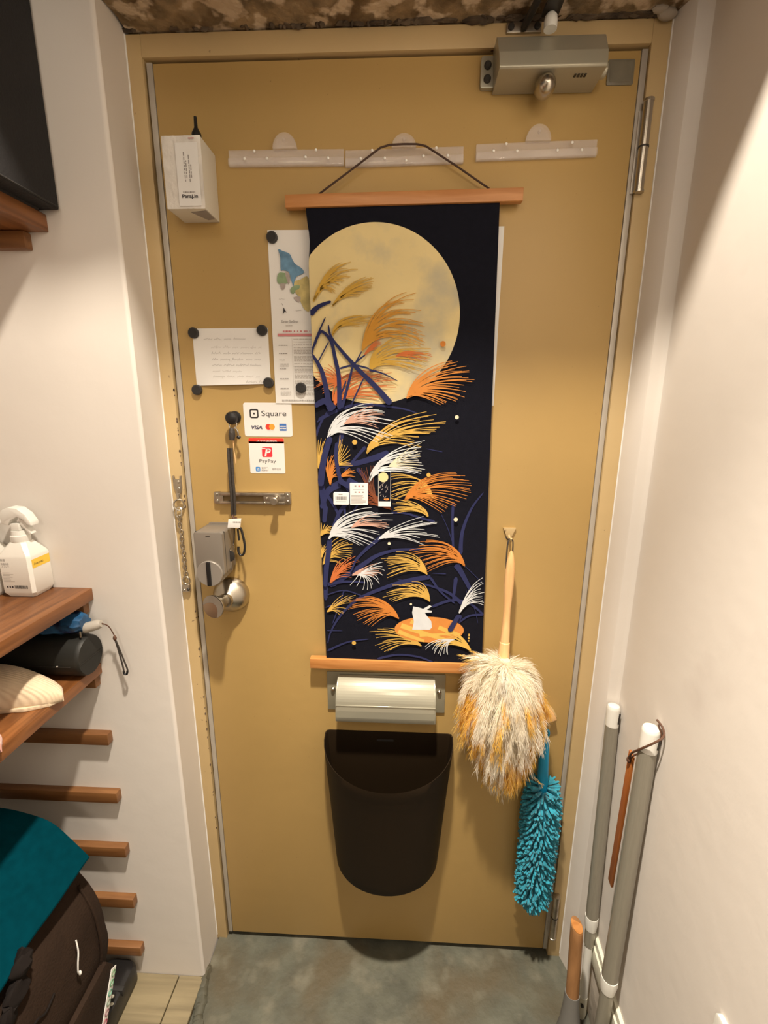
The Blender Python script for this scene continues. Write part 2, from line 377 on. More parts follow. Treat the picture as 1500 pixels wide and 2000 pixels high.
ART_LOW = [('navy', [(289, 1359), (360, 1387), (443, 1382), (484, 1371)], 7.0, 1.6), ('navy', [(282, 1326), (294, 1354), (312, 1381)], 5.4, 2.7), ('navy', [(286, 1354), (332, 1392)], 3.8, 2.2), ('navy', [(336, 1335), (324, 1287), (332, 1241), (366, 1194)], 9.2, 4.9), ('navy', [(381, 1307), (358, 1281), (338, 1258)], 7.0, 2.7), ('navy', [(500, 1304), (532, 1298)], 1.1, 2.2), ('navy', [(427, 1295), (393, 1283), (358, 1273), (315, 1266)], 13.5, 8.1), ('navy', [(311, 1323), (297, 1281), (291, 1240), (296, 1181)], 12.4, 10.8), ('navy', [(349, 1200), (328, 1175), (312, 1139)], 9.2, 5.4), ('navy', [(329, 1232), (305, 1217), (290, 1181)], 16.2, 8.1), ('navy', [(364, 1264), (381, 1241), (387, 1218)], 8.1, 8.1), ('navy', [(344, 1241), (364, 1229), (393, 1218)], 13.5, 13.5), ('navy', [(288, 1228), (316, 1187), (336, 1139)], 8.1, 3.8), ('navy', [(299, 1187), (295, 1151)], 10.8, 8.1), ('navy', [(337, 1194), (339, 1151)], 5.4, 3.2), ('navy', [(372, 1200), (351, 1170)], 4.3, 2.7), ('navy', [(433, 1174), (463, 1173), (492, 1164), (521, 1157)], 3.8, 4.9), ('navy', [(532, 1176), (548, 1143), (559, 1112)], 1.1, 1.6), ('navy', [(557, 1197), (557, 1155), (561, 1097)], 5.9, 4.3), ('navy', [(616, 1218), (594, 1185), (578, 1137), (576, 1088)], 2.2, 9.2), ('navy', [(568, 1066), (582, 1044), (604, 1003)], 13.5, 7.0), ('navy', [(586, 1063), (608, 1042), (627, 1023)], 1.4, 1.4), ('navy', [(505, 1098), (446, 1095), (404, 1082), (371, 1059), (304, 1012)], 3.8, 11.9), ('navy', [(416, 1125), (386, 1100), (356, 1068)], 9.2, 4.9), ('navy', [(307, 1116), (297, 1060), (294, 979)], 11.9, 8.1), ('navy', [(516, 1038), (465, 1027), (417, 1010), (361, 982), (324, 943), (303, 905), (296, 878)], 10.8, 2.2), ('navy', [(447, 1030), (507, 1020), (556, 1002), (584, 978)], 2.2, 8.1), ('navy', [(520, 970), (562, 986), (599, 980), (630, 955)], 6.5, 4.3), ('navy', [(630, 955), (600, 951), (577, 933)], 5.4, 3.8), ('navy', [(569, 1038), (565, 986)], 9.2, 4.3), ('navy', [(295, 860), (339, 882), (386, 891)], 5.4, 2.2), ('navy', [(295, 909), (329, 909)], 3.2, 1.1), ('navy', [(405, 844), (449, 855), (496, 851), (534, 836)], 5.4, 3.8), ('navy', [(516, 1036), (538, 1005), (569, 979)], 5.4, 3.2), ('navy', [(582, 953), (559, 913)], 10.8, 16.2), ('navy', [(297, 992), (334, 1003), (374, 991)], 2.7, 2.2), ('navy', [(293, 963), (349, 987)], 2.2, 4.9), ('navy', [(518, 1046), (548, 1045)], 1.1, 2.2), ('navy', [(334, 1003), (324, 973), (308, 926)], 3.2, 2.2), ('navy', [(294, 1015), (334, 1023), (380, 1022)], 8.1, 3.2), ('navy', [(591, 1009), (611, 967), (619, 935)], 1.6, 1.1)]
ART_PLUME_LOW = [('dark', (404, 1194), (387, 1230), [(367, 1264), (378, 1267), (396, 1270)], 9, 2.4), ('rust', (433, 1180), (404, 1200), [(363, 1194), (369, 1212), (387, 1218)], 9, 2.4), ('gold', (286, 1263), (291, 1295), [(288, 1320), (301, 1324), (303, 1309), (298, 1292)], 8, 2.4), ('gold', (317, 1269), (336, 1287), [(331, 1329), (339, 1323), (347, 1304), (356, 1281), (355, 1270)], 12, 1.8), ('orange', (310, 1230), (309, 1264), [(301, 1278), (313, 1291), (327, 1287), (330, 1267), (326, 1246)], 16, 3), ('orange', (329, 1246), (344, 1255), [(350, 1264), (361, 1261), (360, 1247)], 7, 2.4), ('gold', (287, 1123), (298, 1138), [(289, 1151), (310, 1149), (312, 1139), (309, 1128)], 9, 2.4), ('gold', (290, 1060), (311, 1095), [(324, 1120), (351, 1115), (355, 1102), (353, 1084), (335, 1058)], 18, 1.9), ('gold', (288, 1076), (290, 1092), [(288, 1104), (297, 1108), (299, 1095)], 5, 2.4), ('gold', (383, 1294), (421, 1343), [(499, 1375), (512, 1370), (533, 1354), (529, 1346), (528, 1340), (488, 1331), (485, 1322), (491, 1308)], 26, 3), ('white', (306, 1323), (340, 1368), [(396, 1391), (415, 1383), (419, 1372), (415, 1360), (440, 1357), (445, 1330), (427, 1323), (387, 1313)], 20, 3.2), ('salmon', (339, 1351), (373, 1368), [(398, 1386), (418, 1372), (412, 1360), (407, 1343)], 10, 2.4), ('gold', (517, 1205), (493, 1243), [(427, 1253), (433, 1230), (427, 1215), (439, 1201)], 16, 2.4), ('gold', (508, 1166), (488, 1193), [(430, 1204), (432, 1189), (442, 1174), (456, 1201)], 15, 2.4), ('white', (388, 1237), (413, 1287), [(497, 1320), (494, 1304), (497, 1295), (504, 1266), (491, 1255)], 20, 3.0), ('cream', (427, 1268), (450, 1282), [(491, 1316), (497, 1288), (492, 1260)], 10, 1.6), ('orange', (459, 1200), (496, 1234), [(560, 1258), (576, 1252), (587, 1232), (592, 1221), (586, 1197), (558, 1186), (535, 1176)], 24, 3), ('white', (304, 1117), (336, 1154), [(393, 1185), (416, 1183), (436, 1173), (431, 1147), (416, 1122), (395, 1106), (369, 1104)], 22, 3.2), ('salmon', (351, 1142), (381, 1158), [(404, 1171), (432, 1150), (419, 1141)], 8, 2.4), ('white', (406, 1117), (445, 1144), [(498, 1168), (540, 1164), (525, 1154)], 6, 1.8), ('white', (410, 1119), (457, 1135), [(501, 1140), (534, 1124), (484, 1123), (502, 1107)], 9, 1.9), ('orange', (586, 1063), (558, 1103), [(505, 1118), (487, 1108), (473, 1092), (482, 1077), (497, 1065), (509, 1049)], 20, 2.8), ('gold', (509, 1043), (482, 1077), [(443, 1092), (407, 1078), (422, 1066), (428, 1050), (425, 1034)], 20, 2.4), ('redor', (305, 1019), (326, 1055), [(332, 1074), (356, 1079), (374, 1076), (353, 1052), (350, 1033)], 12, 3), ('salmon', (350, 1038), (377, 1049), [(404, 1066), (422, 1047), (398, 1037)], 9, 2.4), ('white', (362, 1039), (392, 1046), [(416, 1069), (422, 1049), (416, 1023), (395, 1011), (377, 1003), (347, 1016)], 12, 1.9), ('gold', (516, 983), (486, 1016), [(477, 1027), (444, 1020), (410, 1005), (417, 987), (438, 981)], 18, 2.4), ('gold', (296, 953), (321, 973), [(331, 993), (362, 994), (349, 981), (343, 954), (324, 947)], 10, 1.8), ('orange', (451, 942), (414, 976), [(377, 991), (352, 984), (337, 970), (339, 947), (361, 932), (392, 922)], 22, 2.8), ('white', (578, 957), (598, 1003), [(624, 1039), (627, 1023), (627, 1007), (628, 994), (629, 978)], 12, 3), ('gold', (501, 879), (454, 903), [(417, 919), (383, 911), (404, 895), (389, 877), (408, 860), (433, 868)], 16, 2.4)]
ART_PLUME_FRONT = [('gold2', (607, 872), (572, 903), [(559, 919), (547, 906), (510, 887), (542, 875)], 16, 3.4), ('white', (572, 896), (541, 892), [(508, 877), (520, 862), (542, 857), (558, 860)], 10, 1.9)]
ART_PLUME_MOON = [('ochre', (286, 1572), (313, 1618), [(339, 1637), (362, 1635), (369, 1621), (346, 1610), (330, 1596), (327, 1586)], 24, 3), ('ochre', (321, 1564), (351, 1594), [(383, 1613), (400, 1608), (400, 1598), (388, 1591), (369, 1580)], 18, 2.6), ('ochre', (320, 1513), (334, 1542), [(369, 1548), (401, 1547), (393, 1537), (380, 1531)], 14, 2.6), ('orgold', (375, 1486), (412, 1552), [(457, 1587), (472, 1584), (483, 1566), (480, 1551), (491, 1534), (492, 1519), (496, 1503), (484, 1494)], 28, 3), ('ochre', (390, 1449), (412, 1489), [(468, 1519), (495, 1499), (504, 1479), (496, 1458), (483, 1450)], 22, 2.6), ('redor', (439, 1476), (463, 1484), [(482, 1482), (508, 1479), (506, 1468), (477, 1467)], 8, 2.4), ('redor', (379, 1477), (393, 1494), [(411, 1509), (412, 1499), (404, 1489)], 8, 3), ('redor', (341, 1424), (316, 1440), [(322, 1463), (292, 1455), (281, 1447), (281, 1432), (282, 1418), (299, 1408)], 16, 2.6), ('redor', (321, 1383), (343, 1424), [(366, 1445), (404, 1453), (439, 1440), (441, 1423), (426, 1411), (404, 1397)], 22, 3), ('rust', (332, 1434), (368, 1450), [(415, 1450), (439, 1435), (415, 1429)], 8, 2.4), ('orange2', (460, 1400), (497, 1435), [(544, 1468), (555, 1465), (590, 1461), (580, 1447), (591, 1437), (582, 1424), (571, 1403), (550, 1394), (525, 1388)], 30, 3)]
ART_MOON_LEAF = [('navy', [(278, 1548), (295, 1563), (319, 1572)], 11.9, 3.8), ('navy', [(308, 1545), (290, 1509), (280, 1481)], 2.2, 4.3), ('navy', [(280, 1481), (300, 1445), (313, 1375)], 4.3, 12.4), ('navy', [(286, 1494), (293, 1511), (301, 1520), (317, 1504), (325, 1471), (331, 1437), (331, 1378)], 2.7, 9.2), ('navy', [(313, 1532), (320, 1507), (360, 1461), (401, 1421), (430, 1389)], 2.2, 12.4), ('navy', [(313, 1502), (292, 1466)], 2.4, 2.4), ('navy', [(382, 1479), (360, 1461), (352, 1437), (336, 1381)], 2.2, 5.9), ('navy', [(333, 1454), (360, 1460), (389, 1454)], 3.8, 3.2), ('navy', [(388, 1452), (415, 1445), (444, 1431)], 4.3, 1.1), ('navy', [(379, 1438), (355, 1389)], 2.4, 3.2), ('navy', [(345, 1432), (332, 1400)], 2.7, 2.7), ('navy', [(375, 1485), (362, 1462)], 1.9, 3.2), ('navy', [(281, 1383), (304, 1394), (320, 1378)], 8.1, 16.2)]
ART_TOP_LEAF = [('navy', [(312, 1326), (298, 1281), (290, 1228)], 10.8, 13.5), ('navy', [(325, 1315), (323, 1281), (332, 1232)], 7.0, 8.1), ('navy', [(307, 1112), (301, 1076), (294, 1012)], 10.8, 9.2), ('navy', [(362, 1078), (350, 1049)], 3.8, 3.8), ('navy', [(578, 955), (559, 916)], 8.1, 11.9), ('navy', [(326, 1241), (358, 1217), (328, 1199)], 10.8, 8.1)]
ART_DOTS = [((526, 1498), 5.1, 'orange'), ((557, 1365), 3.8, 'cream'), ((360, 1316), 4.9, 'gold'), ((506, 1253), 4.1, 'gold'), ((563, 1163), 4.3, 'cream'), ((429, 1110), 3.2, 'cream'), ((476, 977), 2.4, 'cream'), ((354, 883), 4.6, 'gold')]
RABBIT = [(480, 917), (483, 936), (479, 957), (481, 971), (493, 969), (502, 966), (516, 975), (520, 972), (510, 964), (521, 962), (520, 958), (506, 957), (509, 952), (520, 938), (522, 923), (517, 918)]
ISLAND = ((516, 918), (74, 30))
# ================================================================== THE SETTING
def struct(o, label, cat): return tag(o, label, cat, kind='structure')

# floors
g = MB(); nx, ny = 60, 40
vv = [[g.bm.verts.new((-0.022 + 1.25 * i / nx, 0.12 - 1.0 * j / ny, -0.012 + 0.0035 * noise.noise((i * .35, j * .35, 0)))) for i in range(nx + 1)] for j in range(ny + 1)]
for j in range(ny):
    for i in range(nx): g.bm.faces.new((vv[j][i], vv[j][i + 1], vv[j + 1][i + 1], vv[j + 1][i]))
floor = g.build('floor', M['screed'])
struct(floor, 'stained grey concrete entrance floor in front of the door', 'floor')
fw = MB().box((-1.0, -0.90, -0.10), (-0.024, -0.080, -0.0125)).build('floor', M['plank'], smooth=False)
struct(fw, 'light wood plank floor under the shelves at the left', 'floor')
xs = [-0.60, -0.405, -0.235, -0.085, -0.022]
for i in range(4):
    MB().box((xs[i] + .0012, -0.90, -0.012), (xs[i + 1] - .0012, -0.093, -0.0015 - 0.0008 * (i % 2)), 0.0012, 1).build('plank', M['plank'], fw)
# crumbled mortar edge between plank floor and concrete
rnd = random.Random(3)
for i in range(9):
    y = -0.075 - 0.016 * i; x = -0.024 + 0.008 * noise.noise((i, 2, 0)) + (0.004 * max(0, i - 1))
    b = MB().ball((x, y, -0.010), 0.016 + 0.006 * rnd.random(), 8, (0.8, 1.0, 0.45))
    for v in b.bm.verts: v.co += Vector((1, 1, 1)) * 0.004 * noise.noise(v.co * 90)
    b.build('mortar_lump', M['screed'], floor)
rf = MB().box((-2.4, -3.6, -0.16), (2.4, -0.88, -0.02)).build('floor', M['roomfloor'], smooth=False)
struct(rf, 'wood floor of the room on the near side of the entrance', 'floor')

# left wall: the return wall that faces the room, and the side wall carrying the shelves
e = 0.007
prof = [(-1.2, 0.2), (-1.2, -0.092), (-0.0215 - e, -0.092)] + [(-0.0215 - e + e * math.sin(a), -0.092 + e - e * math.cos(a)) for a in [math.radians(t) for t in (15, 30, 45, 60, 75)]] + [(-0.0222, -0.092 + e), (-0.0265, 0.0), (-0.0265, 0.2)]
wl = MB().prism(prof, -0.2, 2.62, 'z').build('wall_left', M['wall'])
struct(wl, 'pale plaster return wall left of the door with small wooden battens', 'wall')
ws = MB().box((-0.62, -3.6, -0.2), (-0.50, -0.05, 2.62)).build('wall_left', M['wall'], smooth=False)
struct(ws, 'pale side wall behind the left shelves', 'wall')
wb = MB().box((-2.4, -3.75, -0.2), (2.4, -3.6, 2.62)).build('wall_back', M['wall'], smooth=False)
struct(wb, 'plain wall at the far end of the room', 'wall')

# right wall: narrow reveal, a narrow strip facing the room, then the long wall running towards the viewer
tn = math.tan(math.radians(4.0)); r = 0.010
prof = [(0.8795, 0.2), (0.8795, 0.0), (0.8945, -0.040), (0.9195 - r, -0.0425)] + [(0.9195 - r + r * math.sin(a), -0.0425 - r + r * math.cos(a)) for a in [math.radians(t) for t in (20, 40, 60, 75)]]
# the strip turns into the wall through a soft inside curve
prof = [(0.8795, 0.2), (0.8795, 0.0), (0.8940, -0.0395), (0.8955, -0.0410), (0.9100, -0.0425), (0.9155, -0.0440), (0.9185, -0.0475), (0.9190, -0.0530), (0.9190 - 3.55 * tn, -3.6), (1.4, -3.6), (1.4, 0.2)]
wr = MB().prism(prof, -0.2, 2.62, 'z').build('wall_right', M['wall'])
struct(wr, 'pale plaster wall right of the door with poles leaning on it', 'wall')
def wx(y): return 0.9190 + (y + 0.053) * tn        # face of the right wall at depth y
bbp = lambda z0, z1, t: MB().prism([(wx(-0.062) - t, -0.062), (wx(-0.062) + .004, -0.062), (wx(-1.4) + .004, -1.4), (wx(-1.4) - t, -1.4)], z0, z1, 'z', 0.0015)
bb = bbp(0.146, 0.188, 0.0115).build('baseboard_right', M['base'])
struct(bb, 'cream stepped skirting board along the right wall', 'skirting')
bbp(0.190, 0.207, 0.0075).build('top_lip', M['base'], bb)
bbp(-0.02, 0.143, 0.0045).build('lower_board', M['wallb'], bb)

# ceiling: rough concrete beam over the door, plain room ceiling beyond it
g = MB(); nx, ny = 90, 26
vv = []
for j in range(ny + 1):
    row = []
    for i in range(nx + 1):
        x = -0.0215 + 1.02 * i / nx; y = 0.03 - 0.385 * j / ny
        h = 0.010 * noise.noise((x * 9, y * 9, 1)) + 0.006 * noise.noise((x * 30, y * 30, 4)) + 0.003 * noise.noise((x * 80, y * 80, 9))
        row.append(g.bm.verts.new((x, y, 2.000 + h * min(1, 0.25 + max(0, -y) * 14))))
    vv.append(row)
for j in range(ny):
    for i in range(nx): g.bm.faces.new((vv[j][i], vv[j][i + 1], vv[j + 1][i + 1], vv[j + 1][i]))
ce = g.build('ceiling', M['concrete_c'])
struct(ce, 'bare blotchy brown concrete ceiling beam over the door', 'ceiling')
MB().box((-0.0215, -0.355, 2.016), (1.3, 0.2, 2.62)).build('beam_body', M['concrete_c'], ce, smooth=False)
rc = MB().box((-2.4, -3.75, 2.62), (2.4, 0.3, 2.75)).build('ceiling', M['roomceil'], smooth=False)
struct(rc, 'plain ceiling of the room above the entrance', 'ceiling')
# ragged dark plaster crumbs along the joint of frame and ceiling
rnd = random.Random(8); cr = MB()
for i in range(95):
    x = -0.024 + 0.90 * rnd.random() ** .75; k = 1.0 if x > .45 else 0.55
    b = bmesh.new(); bmesh.ops.create_icosphere(b, subdivisions=1, radius=1.0)
    s = (rnd.uniform(.006, .022) * k, rnd.uniform(.003, .008), rnd.uniform(.0018, .0048) * (1.6 if rnd.random() < .2 else 1))
    for v in b.verts: v.co = Vector((v.co.x * s[0], v.co.y * s[1], v.co.z * s[2])) * (1 + .3 * noise.noise(v.co * 3 + Vector((i, 0, 0)))) + Vector((x, -0.004, 1.9985 + rnd.uniform(-.001, .003)))
    cr.join(b)
cr.build('plaster_crumbs', mat('crumb', (0.085, 0.060, 0.038), 0.95, var=0.5, scale=30), ce, kind='stuff')
b = MB().ball((0.865, -0.010, 1.995), 0.012, 10, (1.3, .8, .7)); b.ball((0.852, -0.014, 1.999), 0.009, 8, (1.5, .8, .7))
b.build('putty_lump', mat('putty', (0.36, 0.31, 0.25), 0.9), ce)

# steel door frame
fr = MB().box((-0.0265, 0.0, -0.0140), (0.0, 0.09, 1.9965), 0.0012).build('trim_1', M['frame'])
struct(fr, 'tan painted steel frame around the entrance door', 'door frame')
MB().box((0.850, 0.0, -0.0150), (0.8800, 0.09, 1.9965), 0.0012).build('right_jamb', M['frame'], fr)
MB().box((0.0, 0.0, 1.9630), (0.850, 0.09, 1.9965), 0.0012).build('head_jamb', M['frame'], fr)
MB().box((0.0, 0.030, -0.014), (0.850, 0.088, 1.966)).build('gap_shade_backing', M['gap'], fr)  # black backing, its colour stands for the shade in the door gap
ch = MB(); rnd = random.Random(5)      # chipped paint on the left jamb beside the gap
for i in range(42):
    z = rnd.choice([rnd.uniform(0.35, 0.95), rnd.uniform(1.16, 1.42)]); q = rnd.uniform(.0005, .0019)
    ch.prism(disc(-q * .3, z, q * rnd.uniform(.4, 1), 6, q * rnd.uniform(1, 2.4)), -0.0004, 0.002)
ch.build('paint_chips', mat('chip', (0.13, 0.085, 0.06), 0.8), fr, kind='stuff')

# caulk beads at the plaster joint, their white painting in the frame's edge highlights
tag(bead('trim_2', -0.0262, -0.0005, 0.0, 1.996, 0.0016, M['paper']), 'thin caulk bead, white for the edge highlight, along the left side of the door frame', 'caulk', kind='structure')
tag(bead('trim_3', 0.8800, -0.0005, 0.0, 1.996, 0.0016, M['paper']), 'thin caulk bead, white for the edge highlight, along the right side of the door frame', 'caulk', kind='structure')

# door leaf
dl = MB().box((0.0150, 0.0055, 0.0045), (0.8375, 0.045, 1.9570), 0.0012).build('door_1', M['door'])
struct(dl, 'tan painted steel entrance door hung with papers and a scroll', 'door')
for x0, x1 in ((0.0040, 0.0142), (0.8383, 0.8485)):
    MB().box((x0, 0.0045, 0.0045), (x1, 0.045, 1.9585), 0.001).build('edge_strip', M['edge'], dl)
for zt, zb in ((1.882, 1.745), (0.196, 0.060)):
    zm = (zt + zb) / 2
    h = MB().rev((0.8535, -0.006, zm + .001), (0.8535, -0.006, zt), [(0, .0078), (.94, .0078), (.95, .0090), (1, .0088)], 18).build('hinge', M['steel_dark'] if zt < 1 else M['steel'], dl)
    MB().rev((0.8535, -0.006, zb), (0.8535, -0.006, zm - .001), [(0, .0088), (.05, .0090), (.06, .0078), (1, .0078)], 18).build('lower_knuckle', M['steel_dark'] if zt < 1 else M['steel'], h)
    MB().cyl((0.8535, -0.006, zm - .0012), (0.8535, -0.006, zm + .0012), .0086).build('washer', M['iron'], h)
    MB().box((0.8432, 0.0015, zb + .002), (0.8500, 0.0050, zt - .012), .0008).build('hinge_leaf', M['edge'], h)
# knob: domed rose, neck, trumpet-shaped grip with a dished face
kx, kz = 0.083, 0.981
kn = MB().rev((kx, 0.0055, kz), (kx, -0.034, kz), [(0, .0400), (.10, .0400), (.30, .0375), (.55, .0300), (.75, .0190), (.85, .0150), (1, .0140)], 48).build('door_knob', M['steel'], dl)
kn['label'] = 'brushed steel trumpet-shaped door knob'
MB().rev((kx - .004, -0.030, kz), (kx - .013, -0.0655, kz + .0015), [(0, .0138), (.25, .0140), (.55, .0178), (.85, .0236), (.97, .0250), (1, .0246)], 48).build('grip', M['steel'], kn)
MB().rev((kx - .0128, -0.0648, kz + .0015), (kx - .0132, -0.0662, kz + .0015), [(0, .0002), (.1, .003), (1, .0244)], 48, caps=False).build('dished_face', M['steel_dish'], kn)

# ================================================================== FIXTURES ON THE DOOR
# door closer
t = thing('door_closer', (0.68, 0.0055, 1.90), 'grey enamelled overhead door closer at the top right of the door', 'door closer')
prof = [(0.004, 1.898), (-0.046, 1.898), (-0.060, 1.9015), (-0.0615, 1.905), (-0.0585, 1.9205), (-0.0560, 1.9245), (-0.030, 1.957), (-0.026, 1.960), (0.004, 1.960)]
def skew(mb):                   # the housing is a little narrower at its lower edge
    for v in mb.bm.verts: v.co.x += (1.93 - v.co.z) * (0.06 if v.co.x > .68 else -0.03) * -1
    return mb
prof = [(0.004, 1.8985), (-0.0580, 1.8988), (-0.0600, 1.9005), (-0.0602, 1.9030), (-0.0545, 1.9240), (-0.0515, 1.9275), (-0.0310, 1.9570), (-0.0270, 1.9600), (0.004, 1.9600)]
skew(MB().prism([(y, z) for y, z in prof], 0.5960, 0.7640, 'x', 0.0012)).build('housing', M['closer'], t)
MB().prism(rrect(0.5755, 0.6010, 1.9050, 1.9500, .004), -0.0035, 0.0055, 'y', .0008).build('mounting_flange', M['closer'], t)
for z in (1.936, 1.917):
    MB().rev((0.5865, -0.0035, z), (0.5865, -0.0080, z), [(0, .0062), (.6, .0060), (1, .0040)], 16).build('screw', M['iron'], t)
MB().rev((0.675, -0.010, 1.8930), (0.673, -0.062, 1.8790), [(0, .0100), (.3, .0148), (.62, .0158), (.80, .0142), (.92, .0100), (1, .0030)], 24).build('spindle_cap', M['steel'], t)
MB().prism(disc(0, 0, .001, 3), 0, .001).build('rating_mark', M['iron'], t) if False else None
mk = MB()
for i in range(4): mk.box((0.7180 + i * .0052, -0.0435 - .0004, 1.8978), (0.7212 + i * .0052, -0.036, 1.8992))
mk.build('embossed_marks', M['iron'], t)
MB().rev((0.762, -0.030, 1.9100), (0.772, -0.030, 1.9080), [(0, .0105), (.8, .0100), (1, .007)], 18).build('end_plug', M['closer'], t)
# arm: frame bracket, dark link, swinging arm and white pivot cap above the housing
br = MB().box((0.6140, -0.0050, 1.9795), (0.6700, 0.000, 1.9940), .0012).build('frame_bracket', M['steel_dark'], t)
for x in (0.621, 0.663): MB().rev((x, -0.005, 1.987), (x, -0.009, 1.987), [(0, .0052), (.6, .0050), (1, .0034)], 14).build('bracket_screw', M['iron'], br)
MB().tube([(0.641, -0.010, 1.983), (0.648, -0.045, 1.986), (0.655, -0.105, 1.988), (0.664, -0.180, 1.988)], .0056, 10).build('link_arm', M['iron'], t)
MB().box((0.662, -0.195, 1.978), (0.687, -0.034, 1.9835), .001).build('swing_arm', M['iron'], t)
MB().rev((0.6745, -0.044, 1.957), (0.6745, -0.044, 1.9775), [(0, .0100), (.5, .0102), (.8, .0094), (1, .006)], 20).build('pivot_cap', M['white'], t)

o = MB().prism(rrect(0.7850, 0.8285, 1.9085, 1.9445, .0025), 0.0036, 0.0055, 'y', .0004).build('adhesive_pad', M['grey_tape'])
tag(o, 'translucent grey adhesive pad stuck right of the door closer', 'pad')
MB().prism(rrect(0.789, 0.8245, 1.9125, 1.9410, .002), 0.0032, 0.0040, 'y').build('pad_core', M['grey_tape'], o)

# small white box with wrapped face and black plug on top
t = thing('small_box', (0.08, 0.0055, 1.711), 'white rectangular box stuck on the door at upper left', 'box')
MB().box((0.0480, -0.0570, 1.7115), (0.1135, 0.0055, 1.8185), .0012).build('case', M['boxpaper'], t)
g = MB(); nx, nz = 16, 26; rows = []
for j in range(nz + 1):
    rows.append([g.bm.verts.new((0.0478 + .0660 * i / nx, -0.0578 - .0016 * abs(noise.noise((i * .5, j * .22, 3))), 1.7113 + .1075 * j / nz)) for i in range(nx + 1)])
for j in range(nz):
    for i in range(nx): g.bm.faces.new((rows[j][i], rows[j][i + 1], rows[j + 1][i + 1], rows[j + 1][i]))
wp = g.build('plastic_wrap', M['wrap'], t)
MB().box((0.0705, -0.0600, 1.7150), (0.1085, -0.0592, 1.8080), .0003, 1).build('paper_label', M['paper'], t)
fy = -0.0604
words('printed_text', 'Paraj.in', M['ink'], t, 0.0760, 1.7270, .0075, fy, .0270, bold=.0002)
g = MB(); q = random.Random(40); x = .0785
while x < .0985: d = q.uniform(.0012, .0034); rect(g, x, x + d, 1.7345, 1.7364, fy); x += d + .0008
g.build('small_print', M['inkgrey'], t)
for i, (x, z0, z1) in enumerate([(0.0835, 1.752, 1.794), (0.0865, 1.757, 1.782), (0.0915, 1.752, 1.790), (0.0945, 1.757, 1.776)]):
    g = MB(); z = z1
    q = random.Random(i)
    while z > z0:
        d = q.uniform(.002, .006); rect(g, x, x + .0016, z - d, z, fy); z -= d + .0014
    g.build('vertical_print', M['inkgrey'], t)
rectm = MB(); rect(rectm, 0.094, 0.104, 1.8135, 1.8148, -0.0600); rectm.build('red_print', M['inkpink'], t)
p = MB().rev((0.1040, -0.048, 1.8185), (0.1040, -0.048, 1.8500), [(0, .0078), (.22, .0078), (.36, .0055), (.50, .0030), (1, .0024)], 16).build('black_plug', M['black'], t)
p['label'] = 'black plug on top of the box'
g = MB().prism([(0.082, -0.044), (0.112, -0.050), (0.112, -0.012), (0.098, -0.008)], 1.7108, 1.7114, 'z').build('dark_underside_print', M['inkgrey'], t)

# three clear acrylic hook rails
def rail(name, x0, x1, zt, zb, tx, tz, beads, label, tilt):
    t = thing(name, ((x0 + x1) / 2, 0.0055, zb), label, 'hook rail', 'clear acrylic rails on the door')
    s = lambda x: tilt * (x - x0)
    P = [(x0, zb), (x1, zb + s(x1)), (x1, zt + s(x1)), (x0, zt)]
    MB().prism(P, 0.0020, 0.0054, 'y', .0006).build('back_plate', M['acrylic'], t)
    zm = zb + .45 * (zt - zb)
    MB().prism([(x0, zb), (x1, zb + s(x1)), (x1, zm + s(x1)), (x0, zm)], -0.0040, 0.0018, 'y', .0012).build('front_lip', M['acrylic'], t)
    h = tz - (zt + s(tx)); rx = .0215
    MB().prism([(tx + rx * math.cos(a), zt + s(tx) - .001 + h * math.sin(a)) for a in [PI * k / 20 for k in range(21)]], -0.0035, 0.0054, 'y', .0014).build('suction_tab', M['acrylic'], t)
    MB().rev((tx, -.0035, zt + s(tx) + h * .45), (tx, -.0080, zt + s(tx) + h * .45), [(0, .0030), (1, .0018)], 12).build('tab_pin', M['acrylic'], t)
    for (x, z) in beads:
        MB().ball((x, -0.0045, z), .0024, 10, (1, .7, 1)).build('bead', M['rivet'], t)  # opaque white paints in the glints on the clear plastic bumps
    return t
rail('hook_rail', 0.1390, 0.3440, 1.8245, 1.7985, 0.2405, 1.8490, [(.187, 1.8195), (.169, 1.808), (.209, 1.808), (.296, 1.8195), (.277, 1.809), (.317, 1.807)], 'clear acrylic rail nearest the white box on the door', -.006)
rail('hook_rail', 0.3465, 0.5525, 1.8210, 1.7945, 0.4490, 1.8440, [(.394, 1.817), (.374, 1.805), (.416, 1.805), (.453, 1.801), (.483, 1.807), (.505, 1.819), (.525, 1.807)], 'clear acrylic rail carrying the cord of the hanging scroll', .014)
rail('hook_rail', 0.5740, 0.7790, 1.8265, 1.8005, 0.6785, 1.8535, [(.624, 1.823), (.603, 1.813), (.643, 1.812), (.735, 1.823), (.711, 1.812), (.752, 1.812)], 'clear acrylic rail below the door closer', .018)

# ================================================================== HANGING SCROLL
t = thing('hanging_scroll', (0.45, 0.0055, 0.83), 'navy cloth wall scroll with printed moon, pampas grass and rabbit, between wooden rods', 'wall hanging')
YC = -0.0125
left = lambda z: 0.2765 + (0.292 - 0.2765) * (1.729 - z) / 0.887 + (0.0045 * math.exp(-((z - 1.675) / .028) ** 2))
rightx = lambda z: 0.6170 + (0.6330 - 0.6170) * (1.731 - z) / 0.887
def cloth_y(x, z):
    u = (x - left(z)) / (rightx(z) - left(z)); return YC - 0.0014 * math.sin(PI * u) * math.sin(PI * (z - .84) / .89)
g = MB(); nx, nz = 20, 60; rows = []
for j in range(nz + 1):
    z = 0.836 + (1.733 - 0.836) * j / nz
    rows.append([g.bm.verts.new((left(z) + (rightx(z) - left(z)) * i / nx, YC, z)) for i in range(nx + 1)])
for j in range(nz):
    for i in range(nx): g.bm.faces.new((rows[j][i], rows[j][i + 1], rows[j + 1][i + 1], rows[j + 1][i]))
